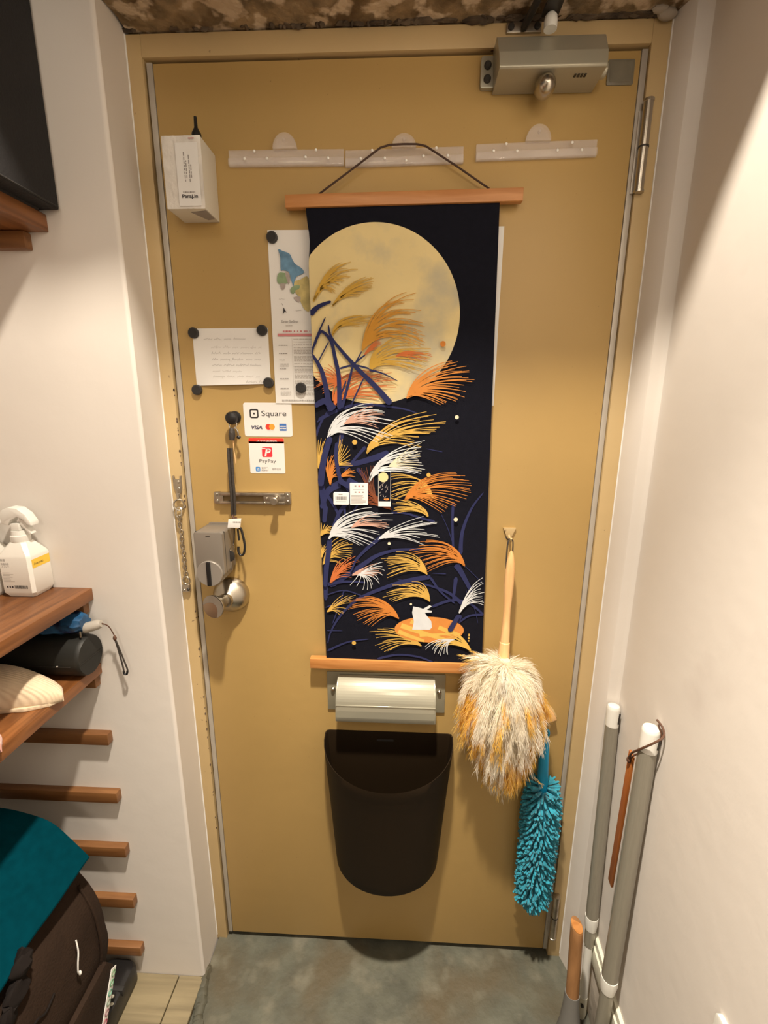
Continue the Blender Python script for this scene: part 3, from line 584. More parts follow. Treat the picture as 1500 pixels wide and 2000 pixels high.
ex = bmesh.ops.extrude_face_region(g.bm, geom=g.bm.faces[:])
bmesh.ops.translate(g.bm, verts=[v for v in ex['geom'] if isinstance(v, bmesh.types.BMVert)], vec=(0, 0.0012, 0))
cl = g.build('cloth', M['cloth'], t)
def bar(x0, z0, x1, z1, h, name):
    o = MB().prism([(x0, z0 - h / 2), (x1, z1 - h / 2), (x1, z1 + h / 2), (x0, z0 + h / 2)], -0.0185, -0.0030, 'y', .0012).build(name, M['rod'], t); return o
bar(0.2410, 1.7360, 0.6555, 1.7415, 0.0205, 'top_rod'); bar(0.2560, 0.8300, 0.6700, 0.8270, 0.0235, 'bottom_rod')
cd_ = [(0.300, -0.0110, 1.7485), (0.355, -0.0115, 1.783), (0.409, -0.0120, 1.8175), (0.4245, -0.0125, 1.8210), (0.448, -0.0125, 1.8218), (0.471, -0.0125, 1.8214), (0.4865, -0.0120, 1.8185), (0.540, -0.0115, 1.788), (0.598, -0.0110, 1.7530)]
MB().tube(cd_, .0017, 8).build('hanging_cord', M['cordbrown'], t)

# printed picture (flat print lying on the cloth, one object per stroke group)
layer = [YC - 0.00012]
def ly(): layer[0] -= 0.000050; return layer[0]
rp = random.Random(21)
def clampx(x, z): return min(max(x, left(z) + .0004), rightx(z) - .0004)
def leaf_prints(data):
    for col, pts, w0, w1 in data:
        P = smooth([Vector((x / 1000, z / 1000, 0)) for x, z in pts], 7); P = [(clampx(p.x, p.y), p.y) for p in P]
        n = len(P); mb = MB(); y = ly(); L = []; R = []
        for i, p in enumerate(P):
            a = P[max(i - 1, 0)]; b = P[min(i + 1, n - 1)]; d = Vector((b[0] - a[0], b[1] - a[1]))
            if d.length < 1e-9: d = Vector((0, 1))
            d.normalize(); u = i / (n - 1); wd = (w0 + (w1 - w0) * u) / 2000 * (1 if 0 < i < n - 1 else .45)
            L.append(mb.bm.verts.new((clampx(p[0] - d.y * wd, p[1]), y, p[1] + d.x * wd))); R.append(mb.bm.verts.new((clampx(p[0] + d.y * wd, p[1]), y, p[1] - d.x * wd)))
        for i in range(n - 1): mb.bm.faces.new((L[i], L[i + 1], R[i + 1], R[i]))
        mb.build('printed_leaf', M['pr_' + col], cl)
def plume_prints(data):
    for col, base, ctrl, tips, n, w in data:
        B = Vector(base) / 1000; K = Vector(ctrl) / 1000; T = [Vector(q) / 1000 for q in tips]
        mean = sum(T, Vector((0, 0))) / len(T); bend = (K - (B + mean) / 2) * 1.15
        mb = MB(); y = ly(); axis = (mean - B); al = axis.length
        for i in range(n):
            f = i / (n - 1) * (len(T) - 1); k = min(int(f), len(T) - 2); tip = T[k].lerp(T[k + 1], f - k)
            tip = B + (tip - B) * rp.uniform(0.80, 1.04) if 0 < i < n - 1 else tip
            c = (B + tip) / 2 + bend * rp.uniform(.85, 1.15); st = B + (c - B) * rp.uniform(0, .22)
            pts = []
            for q in range(10):
                s = q / 9; p = st * (1 - s) ** 2 + c * 2 * s * (1 - s) + tip * s * s; pts.append((clampx(p.x, p.y), p.y))
            ribbon(mb, pts, w / 1000, .00085, y - .000005 * (i % 6))
        # the solid base of the plume
        c1 = (B + T[0]) / 2 + bend; c2 = (B + T[-1]) / 2 + bend
        q = lambda c, tp, s: B * (1 - s) ** 2 + c * 2 * s * (1 - s) + tp * s * s
        outl = [q(c1, T[0], s) for s in (0, .12, .24, .34)] + [q((c1 + c2) / 2, mean, .30)] + [q(c2, T[-1], s) for s in (.34, .24, .12)]
        mb.poly([(clampx(p.x, p.y), y - .000036, p.y) for p in outl])
        mb.build('printed_plume', M['pr_' + col], cl)
# moon
mc = Vector((0.3985, 1.546)); mr = 0.1570; y = ly(); g = MB()
g.poly([(max(mc.x + mr * math.cos(2 * PI * i / 120), left(mc.y + mr * math.sin(2 * PI * i / 120)) + .0003), y, mc.y + mr * math.sin(2 * PI * i / 120)) for i in range(120)])
o = g.build('printed_moon', M['moon'], cl); o['label'] = 'large pale yellow printed full moon'
leaf_prints(ART_LOW)
plume_prints(ART_PLUME_LOW)
(icx, icz), (irx, irz) = ISLAND
g = MB(); y = ly(); g.poly([(a, y, b) for a, b in disc(icx / 1000, icz / 1000, irx / 1000, 48, irz / 1000)]); g.build('printed_mound', M['pr_orange2'], cl)
g = MB(); y = ly()
for kk, (x0, z0, x1, z1, ww) in enumerate(((-60, 8, 40, -24, 12), (-66, -6, -10, -27, 10), (-40, 18, -8, 8, 9), (20, 6, 66, -10, 10), (-20, -14, 60, -6, 7))):
    ribbon(g, [((icx + x0) / 1000, (icz + z0) / 1000), ((icx + (x0 + x1) / 2) / 1000, (icz + (z0 + z1) / 2) / 1000 - .001), ((icx + x1) / 1000, (icz + z1) / 1000)], ww / 1000, ww / 1600, y - .000006 * kk)
g.build('printed_mound_streak', M['pr_gold2'], cl)
g = MB(); y = ly(); g.poly([(a / 1000, y, b / 1000) for a, b in RABBIT]); o = g.build('printed_rabbit', M['pr_white'], cl); o['label'] = 'white printed rabbit on an orange mound'
plume_prints(ART_PLUME_FRONT); plume_prints(ART_PLUME_MOON); leaf_prints(ART_MOON_LEAF); leaf_prints(ART_TOP_LEAF)
for (x, z), r_, col in ART_DOTS:
    g = MB(); y = ly(); g.poly([(a, y, b) for a, b in disc(x / 1000, z / 1000, r_ / 1000, 20)]); g.build('printed_dot', M['pr_' + col], cl)
g = MB(); y = ly()
for z0, z1 in ((.9060, .9120), (.8990, .9040), (.8935, .8972)): rect(g, .6000, .6022, z0, z1, y); rect(g, .5990, .6032, (z0 + z1) / 2 - .0007, (z0 + z1) / 2 + .0007, y - .00001)
g.build('printed_signature', M['pr_gold2'], cl)
YT = layer[0] - .0003
# three paper stickers on the cloth
def sticker(x0, x1, z0, z1, r_, name, label):
    o = MB().prism(rrect(x0, x1, z0, z1, r_), YT, YC, 'y').build(name, M['paper'], t); o['label'] = label; return o
s1 = sticker(.3160, .3475, 1.1905, 1.2150, .0022, 'barcode_sticker', 'white sticker with a barcode')
g = MB(); q = random.Random(2); x = .3205
while x < .3425:
    d = q.uniform(.0004, .0012); rect(g, x, x + d, 1.1995, 1.2075, YT - .0001); x += d + q.uniform(.0004, .001)
g.build('barcode', M['ink'], s1)
g = MB(); rect(g, .3265, .3345, 1.2105, 1.2120, YT - .0001); rect(g, .3210, .3420, 1.1960, 1.1972, YT - .0001); g.build('small_print', M['inkgrey'], s1)
s2 = sticker(.3495, .3855, 1.1905, 1.2345, .0008, 'info_sticker', 'white sticker filled with small print')
for i, m_ in enumerate(('inkgrey', 'inkpink', 'inkgrey')):
    g = MB(); x = .3590 + i * .0075; rect(g, x, x + .0035, 1.2270, 1.2302, YT - .0001); rect(g, x, x + .0035, 1.2150, 1.2178, YT - .0001); g.build('heading_print', M[m_], s2)
g = MB(); q = random.Random(4); rect(g, .3560, .3790, 1.2212, 1.2220, YT - .0001)
for k in range(10):
    z = 1.2105 - k * .0018; rect(g, .3520, .3520 + q.uniform(.022, .0315), z - .0008, z, YT - .0001)
g.build('small_print', M['inkgrey'], s2)
s3 = sticker(.4065, .4315, 1.1880, 1.2600, .0004, 'picture_sticker', 'narrow picture sticker showing the same moon motif')
g = MB(); rect(g, .4072, .4308, 1.1985, 1.2592, YT - .0001); g.build('dark_print', M['pr_dark'] if False else M['cloth'], s3)
g = MB(); g.poly([(a, YT - .0002, b) for a, b in disc(.4165, 1.2475, .0098, 28)]); g.build('moon_print', M['moon'], s3)
g = MB(); q = random.Random(6)
for k in range(16):
    x = q.uniform(.409, .426); z = q.uniform(1.203, 1.236); ribbon(g, [(x, z), (x + q.uniform(-.003, .005), z + q.uniform(.002, .006))], .0012, .0004, YT - .0002)
g.build('grass_print', M['mapmauve'], s3)
g = MB(); g.poly([(a, YT - .0002, b) for a, b in disc(.4230, 1.2030, .0055, 16, .0022)]); g.build('mound_print', M['pr_orange2'], s3)

# ================================================================== PAPERS AND MAGNETS
def sheet(name, P, y0, curl, nx=16, nz=12, m='paper'):
    """paper sheet: P = corners (x,z) BL, BR, TR, TL; curl(u,v) = distance off the door"""
    g = MB(); rows = []
    for j in range(nz + 1):
        v = j / nz; row = []
        for i in range(nx + 1):
            u = i / nx; a = Vector(P[0]).lerp(Vector(P[1]), u); b = Vector(P[3]).lerp(Vector(P[2]), u); p = a.lerp(b, v)
            row.append(g.bm.verts.new((p.x, y0 - curl(u, v), p.y)))
        rows.append(row)
    for j in range(nz):
        for i in range(nx): g.bm.faces.new((rows[j][i], rows[j][i + 1], rows[j + 1][i + 1], rows[j + 1][i]))
    ex = bmesh.ops.extrude_face_region(g.bm, geom=g.bm.faces[:])
    bmesh.ops.translate(g.bm, verts=[v for v in ex['geom'] if isinstance(v, bmesh.types.BMVert)], vec=(0, 0.00035, 0))
    return g.build(name, M[m])
YD = 0.0050
note = tag(sheet('handwritten_note', [(.0445, 1.4225), (.1935, 1.4265), (.1930, 1.5300), (.0450, 1.5290)], YD, lambda u, v: .006 * math.sin(PI * u) * (1 - v) ** 2 + .001 * math.sin(PI * v)),
           'handwritten white note held by four black magnets', 'note')
def note_y(x, z):
    u = (x - .0445) / .149; v = (z - 1.4225) / .1065; return YD - (.006 * math.sin(PI * min(max(u, 0), 1)) * (1 - v) ** 2 + .001 * math.sin(PI * v)) - .0004
rn = random.Random(12)
for z, x0, x1, col in ((1.5080, .066, .148, 'inkgrey'), (1.4925, .080, .178, 'inkpale'), (1.4815, .080, .176, 'inkgrey'), (1.4700, .080, .184, 'inkgrey'), (1.4595, .080, .182, 'inkgrey'), (1.4480, .080, .140, 'inkpale'), (1.4380, .080, .172, 'inkpale'), (1.4280, .146, .178, 'inkgrey')):
    g = MB(); scribble(g, x0, x1, z, .0052, 0, rn, .00045)
    for v in g.bm.verts: v.co.y = note_y(v.co.x, v.co.z)
    g.build('pen_writing', M[col], note)
# printed map sheet, its right part behind the scroll
pm = tag(sheet('map_sheet', [(.2020, 1.3895), (.4120, 1.3880), (.4110, 1.6970), (.2010, 1.6980)], YD - .0002, lambda u, v: .0015 * (1 - v) + .0008 * math.sin(PI * v)),
         'printed map sheet with blue and green areas, half hidden by the scroll', 'poster')
pr_ = tag(sheet('poster_sheet', [(.4180, 1.3870), (.6290, 1.3865), (.6300, 1.6990), (.4170, 1.6980)], YD - .0002, lambda u, v: .002 * u), 'white sheet showing as a thin strip right of the scroll', 'poster')
yp = YD - .0032
def X(x): return .2005 + (x - 8) / 905 * .0775 * 1.0
def pmz(y): return 1.7005 - (y - 55) / 1960 * .1890
def blob(pts, m, name, k=0):
    P = smooth([Vector((X(x), pmz(y), 0)) for x, y in pts], 4, True); g = MB(); g.poly([(p.x, yp - .0001 * k, p.y) for p in P]); return g.build(name, M[m], pm)
blob([(240, 420), (330, 450), (480, 500), (540, 600), (600, 680), (740, 760), (770, 840), (620, 900), (560, 1000), (540, 1070), (490, 950), (450, 820), (330, 790), (275, 780), (275, 560)], 'mapblue', 'map_area')
blob([(190, 900), (240, 830), (330, 830), (430, 850), (440, 980), (360, 1030), (250, 1030), (190, 1000)], 'mapgreen', 'map_area', 1)
blob([(250, 1030), (360, 1030), (340, 1110), (280, 1130)], 'mapmauve', 'map_area', 2)
blob([(560, 1000), (680, 960), (880, 930), (890, 1480), (780, 1500), (700, 1380), (640, 1250), (580, 1180)], 'mapyellow', 'map_area', 1)
blob([(470, 1120), (560, 1060), (680, 1060), (660, 1120), (580, 1150), (540, 1210), (480, 1190)], 'mapgreen', 'map_area', 2)
blob([(540, 1270), (680, 1260), (680, 1330), (640, 1360), (570, 1320)], 'mapmauve', 'map_area', 2)
blob([(370, 830), (450, 840), (470, 960), (440, 1040), (400, 960)], 'mapmauve', 'map_area', 3)
g = MB(); g.poly([(X(x), yp - .0002, pmz(y)) for x, y in ((285, 1580), (300, 1450), (365, 1545), (320, 1530))]); g.build('north_arrow', M['ink'], pm)
g = MB(); rn = random.Random(31)
scribble(g, X(210), X(380), pmz(1310), .0022, yp, rn, .0004); scribble(g, X(570), X(690), pmz(1520), .0022, yp, rn, .0005); ribbon(g, [(X(265), pmz(1380)), (X(290), pmz(1420))], .0008, .0008, yp)
g.build('map_writing', M['inkgrey'], pm)
words('script_title', 'Santo Stefano', M['inkgrey'], pm, X(225), pmz(1735), .0072, yp, .0330, italic=.35)
g = MB(); q = random.Random(41); x = X(335)
while x < X(480): d = q.uniform(.0008, .0022); rect(g, x, x + d, pmz(1798), pmz(1778), yp); x += d + .0007
g.build('script_subtitle', M['inkpale'], pm)
g = MB(); zb_ = pmz(1990); rect(g, .2120, .2900, zb_ + .0002, zb_ + .0052, yp); g.build('pink_band', M['inkpink'], pm)
g = MB(); q = random.Random(9); x = .2225
while x < .2900:
    d = q.uniform(.0014, .003); rect(g, x, x + d, zb_ + .0078, zb_ + .0108, yp); x += d + q.choice((.0006, .0008, .004))
g.build('heading_print', M['inkpink'], pm)
g = MB(); q = random.Random(10); z = zb_ - .004
while z > 1.4040:
    for xa, xb in ((.2420, .2880),):
        x = xa
        while x < xb: d = q.uniform(.002, .007); rect(g, x, min(x + d, xb), z - .0011, z, yp); x += d + .0012
    z -= q.choice((.0027, .0027, .0052))
g.build('table_print', M['inkpale'], pm)
g = MB(); q = random.Random(11)
for z in (1.4985, 1.4835, 1.4715, 1.4640, 1.4605, 1.4555, 1.4370, 1.4185, 1.4115, 1.4075):
    x = .2130; xb = x + q.uniform(.009, .022)
    while x < xb: d = q.uniform(.0015, .005); rect(g, x, x + d, z - .0012, z, yp); x += d + .0009
g.build('column_print', M['inkgrey'], pm)
g = MB(); rect(g, .2390, .2394, 1.398, zb_ - .002, yp); rect(g, .2390, .2890, 1.4590, 1.4594, yp); g.build('table_lines', M['inkpale'], pm)
g = MB(); q = random.Random(42); x = .2150
while x < .2900: d = q.uniform(.0012, .0048); rect(g, x, x + d, 1.3945, 1.3964, yp); x += d + .0010
g.build('footer_print', M['inkgrey'], pm)

def magnet(x, z, y, label, first=[None]):
    if first[0] is None:
        t_ = thing('round_magnet', (x, y, z), label, 'magnet', 'round black magnets')
        MB().rev((x, y, z), (x, y - .0070, z), [(0, .0096), (.12, .0100), (.82, .0100), (.96, .0094), (1, .0086)], 28).build('body', M['magnet'], t_)
        MB().rev((x, y - .0068, z), (x, y - .0074, z), [(0, .0080), (1, .0077)], 28).build('face', M['blackmatte'], t_); first[0] = t_; return t_
    c = copy_tree(first[0]); c.location = (x, y, z); c['label'] = label; return c
magnet(.2100, 1.6850, .0044, 'round black magnet on the top left corner of the map sheet')
magnet(.2540, 1.4190, .0030, 'round black magnet low on the map sheet near the scroll')
magnet(.0485, 1.5205, .0044, 'round black magnet on the top left corner of the note')
magnet(.1825, 1.5250, .0044, 'round black magnet on the top right corner of the note')
magnet(.1900, 1.4285, .0040, 'round black magnet on the bottom right corner of the note')
magnet(.0455, 1.4145, .0052, 'round black magnet below the bottom left corner of the note')

# ================================================================== PAYMENT STICKERS
YS = 0.0049
t = MB().prism(rrect(.1350, .2325, 1.3240, 1.3905, .0045), YS, .0056, 'y').build('payment_sticker', M['paper'])
tag(t, 'white payment sticker with a black square logo and card marks, the upper one', 'sticker')
yq = YS - .0002
g = MB(); o_ = rrect(.1472, .1652, 1.3600, 1.3782, .0040); i_ = rrect(.1500, .1624, 1.3628, 1.3754, .0022); n = len(o_)
for k in range(n): g.poly([(p[0], yq, p[1]) for p in (o_[k], o_[(k + 1) % n], i_[(k + 1) % n], i_[k])])
g.poly([(a, yq, b) for a, b in rrect(.1545, .1579, 1.3673, 1.3709, .0006)]); g.build('black_logo', M['ink'], t)
words('logo_word', 'Square', M['ink'], t, .1705, 1.3645, .0150, yq, .0500)
words('card_word', 'VISA', M['visa'], t, .1480, 1.3385, .0100, yq, .0225, italic=.2, bold=.00035)
g = MB(); g.poly([(a, yq, b) for a, b in disc(.1838, 1.3432, .0058)]); g.build('red_circle', M['mcr'], t)
g = MB(); g.poly([(a, yq - .0001, b) for a, b in disc(.1912, 1.3432, .0058)]); g.build('orange_circle', M['mco'], t)
words('card_name', 'mastercard', M['inkpale'], t, .1808, 1.3350, .0020, yq, .0135)
g = MB(); rect(g, .2062, .2205, 1.3355, 1.3495, yq); a_ = g.build('blue_square', M['amex'], t)
words('card_word', 'AMERICAN', M['paper'], t, .2070, 1.3432, .0030, yq - .0001, .0127, bold=.0002); words('card_word', 'EXPRESS', M['paper'], t, .2070, 1.3390, .0030, yq - .0001, .0127, bold=.0002)

t = MB().prism(rrect(.1415, .2140, 1.2490, 1.3205, .0030), YS, .0056, 'y').build('payment_sticker', M['paper'])
tag(t, 'white payment sticker with a red band on top, the lower one', 'sticker')
g = MB(); g.poly([(a, yq, b) for a, b in rrect(.1415, .2140, 1.3105, 1.3205, .0029)]); g.poly([(.1415, yq, 1.3103), (.2140, yq, 1.3103), (.2140, yq, 1.3140), (.1415, yq, 1.3140)]); g.build('red_band', M['red'], t)
words('band_text', 'スマホ決済OK', M['paper'], t, .1575, 1.3135, .0048, yq - .0002, .0420)
g = MB(); g.poly([(a, yq, b) for a, b in rrect(.1680, .1892, 1.2825, 1.3025, .0028)]); g.build('red_logo', M['pred'], t)
words('logo_letter', 'P', M['paper'], t, .1722, 1.2848, .0215, yq - .0002, .0135, italic=.22, bold=.0006)
g = MB(); ribbon(g, [(.1668, 1.3000), (.1730, 1.3002), (.1800, 1.2985), (.1862, 1.2945)], .0016, .0008, yq - .0002); g.build('logo_swoosh', M['paper'], t)
words('pay_word', 'PayPay', M['ink'], t, .1605, 1.2712, .0098, yq, .0345)
g = MB(); g.poly([(a, yq, b) for a, b in rrect(.1530, .1625, 1.2530, 1.2625, .0020)]); g.build('blue_logo', M['ali'], t)
words('logo_letter', '支', M['paper'], t, .1542, 1.2547, .0070, yq - .0001, .0072)
words('pay_word', '支付宝', M['inkgrey'], t, .1650, 1.2580, .0050, yq, .0150, bold=.0001); words('pay_word', 'ALIPAY', M['inkgrey'], t, .1650, 1.2537, .0036, yq, .0150, bold=.0001)
words('pay_word', '推荐使用', M['inkgrey'], t, .1865, 1.2560, .0048, yq, .0185)

# ================================================================== HOOK WITH KEY STRAP
t = thing('magnet_hook', (0.118, 0.0055, 1.355), 'black knob hook on the door above the dark key strap', 'hook')
MB().rev((.1175, .0055, 1.3620), (.1175, -.0230, 1.3600), [(0, .0120), (.12, .0120), (.16, .0062), (.45, .0058), (.58, .0105), (.74, .0128), (.90, .0110), (1, .0050)], 28).build('knob', M['black'], t)
t = thing('key_strap', (0.112, -0.02, 1.05), 'dark cord strap with clasp, white tag and key hanging down over the bolt plate', 'key strap')
ring = [(.1185 + .0075 * math.cos(a), -.0135 + .003 * math.sin(a), 1.3490 + .0100 * math.sin(a)) for a in [2 * PI * k / 20 for k in range(20)]]
MB().tube(ring, .0012, 8, closed=True).build('split_ring', M['steel'], t)
MB().rev((.1165, -.0150, 1.3420), (.1155, -.0160, 1.3180), [(0, .0030), (.2, .0058), (.6, .0066), (1, .0050)], 14).build('clasp', M['strap'], t)
MB().tube([(.1215, -.0150, 1.3430), (.1270, -.0150, 1.3370), (.1288, -.0150, 1.3290), (.1262, -.0150, 1.3240)], .0016, 8, 4).build('clasp_hook', M['steel_dark'], t)
MB().ball((.1292, -.0155, 1.3235), .0036, 10, (1.2, 1, 1)).build('clasp_tip', M['black'], t)
MB().tube([(.1175, -.0150, 1.3200), (.1180, -.0160, 1.300), (.1195, -.0170, 1.285), (.1205, -.0180, 1.272)], .0010, 6, 4).build('key_ribbon', M['pale'], t)
for dx, r_ in ((-.0030, .0029), (.0030, .0029)):
    MB().tube([(.1130 + dx, -.0240, 1.3030), (.1132 + dx, -.0260, 1.285), (.1142 + dx, -.0300, 1.240), (.1150 + dx, -.0310, 1.205), (.1138 + dx, -.0300, 1.180), (.1125 + dx, -.0290, 1.168)], r_, 10, 5).build('cord_strand', M['strap'], t)
MB().tube([(.1105, -.0275, 1.170), (.1115, -.0295, 1.1640), (.1140, -.0300, 1.1600), (.1185, -.0300, 1.1630)], .0028, 8, 3).build('cord_knot', M['leather'], t)
tg = MB().prism([(.1035, 1.1605), (.1300, 1.1625), (.1262, 1.1425), (.1003, 1.1425)], -.0345, -.0335, 'y', .0003).build('white_tag', M['paper'], t)
g = MB(); q = random.Random(43); x = .1125
while x < .1255: d = q.uniform(.0012, .0030); rect(g, x, x + d, 1.1530, 1.1560, -.0347); x += d + .0006
g.build('tag_print', M['inkgrey'], tg)
cb = [(.1225, -.0300, 1.1400), (.1265, -.0300, 1.1390), (.1312, -.0300, 1.1140), (.1318, -.0300, 1.1000), (.1285, -.0300, 1.0860), (.1220, -.0300, 1.0830), (.1180, -.0300, 1.0900), (.1185, -.0300, 1.1010)]
MB().tube(cb, .0025, 8, 4).build('carabiner', M['black'], t)
MB().tube([(.1195, -.0295, 1.1390), (.1205, -.0295, 1.1150)], .0021, 8).build('carabiner_gate', M['black'], t)
MB().tube([(.1120, -.0280, 1.1420), (.1105, -.0270, 1.1250), (.1070, -.0260, 1.1050)], .0014, 8, 3).build('key_cord', M['strap'], t)
ky = MB().prism(disc(.1000, 1.0800, .0085, 20, .0120), -.0290, -.0262, 'y', .0006).build('key_head', M['iron'], t)
MB().box((.0978, -.0285, 1.0480), (.1015, -.0265, 1.0700), .0004, 1).build('key_blade', M['steel_dark'], ky)
MB().tube([(.1075, -.0275, 1.1060), (.1035, -.0275, 1.1000), (.0995, -.0275, 1.0940), (.1030, -.0275, 1.0900), (.1080, -.0275, 1.0960)], .0014, 8, 4, True).build('key_ring', M['steel'], t)

# ================================================================== DOOR GUARD (slide bolt plate)
t = thing('door_guard', (0.144, 0.0055, 1.186), 'worn steel slotted door guard plate with round knob below the payment stickers', 'door guard')
P = [(.0780, 1.1860), (.0780, 1.2100), (.2120, 1.2100), (.2120, 1.1860)]
fr_ = MB()
fr_.box((.0770, -.0075, 1.2035), (.2130, .0055, 1.2100), .0012); fr_.box((.0770, -.0075, 1.1860), (.2130, .0055, 1.1915), .0012)
fr_.box((.0770, -.0060, 1.1900), (.0840, .0055, 1.2050), .0008); fr_.box((.1690, -.0060, 1.1900), (.2130, .0055, 1.2050), .0008)
fr_.build('slotted_plate', M['steel_dark'], t)
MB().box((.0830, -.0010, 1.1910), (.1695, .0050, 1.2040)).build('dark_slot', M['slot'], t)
for x0, x1 in ((.0640, .0775), (.2125, .2245)):
    e_ = MB().prism(rrect(x0, x1, 1.1855, 1.2105, .003), -.0030, .0055, 'y', .0006).build('end_flange', M['steel_dark'], t)
    for z in (1.2055, 1.1920): MB().ball(((x0 + x1) / 2, -.0035, z), .0030, 10, (1, .7, 1)).build('rivet', M['steel'], e_)
for x, z in ((.1755, 1.1988), (.1715, 1.1895)): MB().ball((x, -.0075, z), .0027, 10, (1, .7, 1)).build('rivet', M['steel'], t)
MB().rev((.1955, -.0060, 1.1970), (.1960, -.0290, 1.1970), [(0, .0080), (.2, .0055), (.55, .0055), (.7, .0078), (.95, .0080), (1, .0068)], 24).build('bolt_knob', M['steel_dark'], t)

# ================================================================== SMART LOCK
t = thing('smart_lock', (0.068, 0.0055, 1.025), 'grey rectangular smart lock with round thumb turn above the door knob', 'lock')
MB().prism(rrect(.0402, .0985, 1.0480, 1.1400, .0060), -.0610, .0020, 'y', .0022).build('body', M['lockgrey'], t)
MB().prism(disc(.0680, 1.0535, .0278, 44), -.0595, .0020, 'y', .0018).build('round_base', M['lockgrey'], t)
MB().box((.0396, -.0500, 1.0520), (.0991, -.0485, 1.1390), .0004, 1).build('seam_band', M['iron'], t)
d_ = MB().rev((.0680, -.0600, 1.0535), (.0680, -.0648, 1.0535), [(0, .0268), (.7, .0268), (1, .0258)], 48).build('thumb_turn', M['lockdisc'], t)
MB().prism(rrect(.0640, .0716, 1.0285, 1.0795, .0022), -.0690, -.0640, 'y', .0010).build('black_grip', M['black'], d_)
MB().prism(rrect(.0650, .0740, 1.1310, 1.1322, .0004), -.0613, -.0608, 'y').build('status_mark', M['iron'], t)
MB().prism(rrect(.0465, .0940, 1.055, 1.1440, .004), -.0010, .0054, 'y').build('adapter_plate', M['lockgrey'], t)

# ================================================================== DOOR CHAIN on the left jamb
t = thing('door_chain', (-.012, 0, .985), 'worn steel door chain fixed along the left jamb of the frame', 'door chain')
pl_ = MB().prism([(-.0195, 1.2430), (-.0165, 1.2430), (-.0150, 1.2360), (-.0060, 1.2360), (-.0045, 1.2430), (-.0015, 1.2430), (-.0020, 1.2180), (-.0060, 1.1990), (-.0130, 1.1990), (-.0190, 1.2200)], -.0035, 0.0, 'y', .0006).build('upper_plate', M['steel_dark'], t)
for x, z in ((-.0085, 1.2305), (-.0085, 1.2160)): MB().ball((x, -.0040, z), .0036, 10, (1, .7, 1)).build('screw', M['steel'], pl_)
MB().box((-.0128, -.0090, 1.1960), (-.0052, -.0005, 1.2080), .002).build('swivel', M['steel'], t)
MB().tube([(-.0090 + .0095 * math.cos(a), -.0085 + .0030 * math.cos(a), 1.1830 + .0115 * math.sin(a)) for a in [2 * PI * k / 22 for k in range(22)]], .0019, 8, closed=True).build('big_ring', M['steel'], t)
MB().tube([(-.0090 + .0060 * math.cos(a), -.0120 + .004 * math.sin(a), 1.1680 + .0100 * math.sin(a)) for a in [2 * PI * k / 18 for k in range(18)]], .0017, 8, closed=True).build('second_ring', M['steel'], t)
N = 17
for i in range(N):
    u = (i + .5) / N; z = 1.1580 + (1.0250 - 1.1580) * u; x = -.0120 + .0020 * u + .0008 * math.sin(i * 2.1); a0 = (PI / 2) * (i % 2) + .35
    pts = [(x + .0033 * math.cos(a) * math.cos(a0), -.0060 + .0033 * math.cos(a) * math.sin(a0), z + .0060 * math.sin(a)) for a in [2 * PI * k / 14 for k in range(14)]]
    MB().tube(pts, .00115, 6, closed=True).build('chain_link', M['steel_dark'], t)
MB().tube([(-.0100 + .0070 * math.cos(a), -.0070, 1.0150 + .0090 * math.sin(a)) for a in [2 * PI * k / 18 for k in range(18)]], .0019, 8, closed=True).build('end_ring', M['steel'], t)
lp = MB().box((-.0215, -.0090, .9880), (-.0035, 0.0, 1.0050), .003).build('lower_catch', M['steel_dark'], t)
MB().ball((-.0160, -.0090, .9930), .0030, 10, (1, .7, 1)).build('screw', M['steel'], lp); MB().ball((-.0070, -.0090, .9950), .0036, 10, (1, .7, 1)).build('screw', M['iron'], lp)

# ================================================================== LETTER SLOT COVER
t = thing('mail_slot', (0.424, 0.0055, 0.69), 'grey enamelled letter slot hood below the scroll', 'letter slot')
MB().prism(rrect(.2895, .5575, .7010, .7985, .0020), .0015, .0055, 'y', .0008).build('back_plate', M['mailplate'], t)
for x in (.3030, .5440): MB().rev((x, .0015, .7560), (x, -.0045, .7560), [(0, .0052), (.6, .0050), (1, .0030)], 14).build('screw', M['steel'], t)
hp = [(.0020, .7935)] + [(-.0430 + .0400 * 0 - .000, 0)] * 0
arc = [(-.002 - .040 * math.sin(a), .7935 - .0465 * (1 - math.cos(a))) for a in [PI / 2 * k / 12 for k in range(13)]]
outer = [(.0020, .7935)] + arc + [(-.0418, .7300), (-.0400, .7120), (-.0375, .7000)]
inner = [(y + .0016, z) for y, z in outer[::-1]]
def flare(mb):
    for v in mb.bm.verts: v.co.x += (.7935 - v.co.z) * (.055 if v.co.x > .42 else -.075) * .45
    return mb
flare(MB().prism(outer + inner, .3180, .5300, 'x', .0004)).build('hood', M['mail'], t)
for x0, x1 in ((.3160, .3185), (.5300, .5325)):
    flare(MB().prism([(.0020, .7930)] + [(y * .97, z) for y, z in outer[1:]] + [(.0020, .7000)], x0, x1, 'x')).build('hood_cheek', M['mail'], t)
flare(MB().box((.3165, -.0430, .7425), (.5320, -.0415, .7455), .0006, 1)).build('pressed_ridge', M['mail'], t)

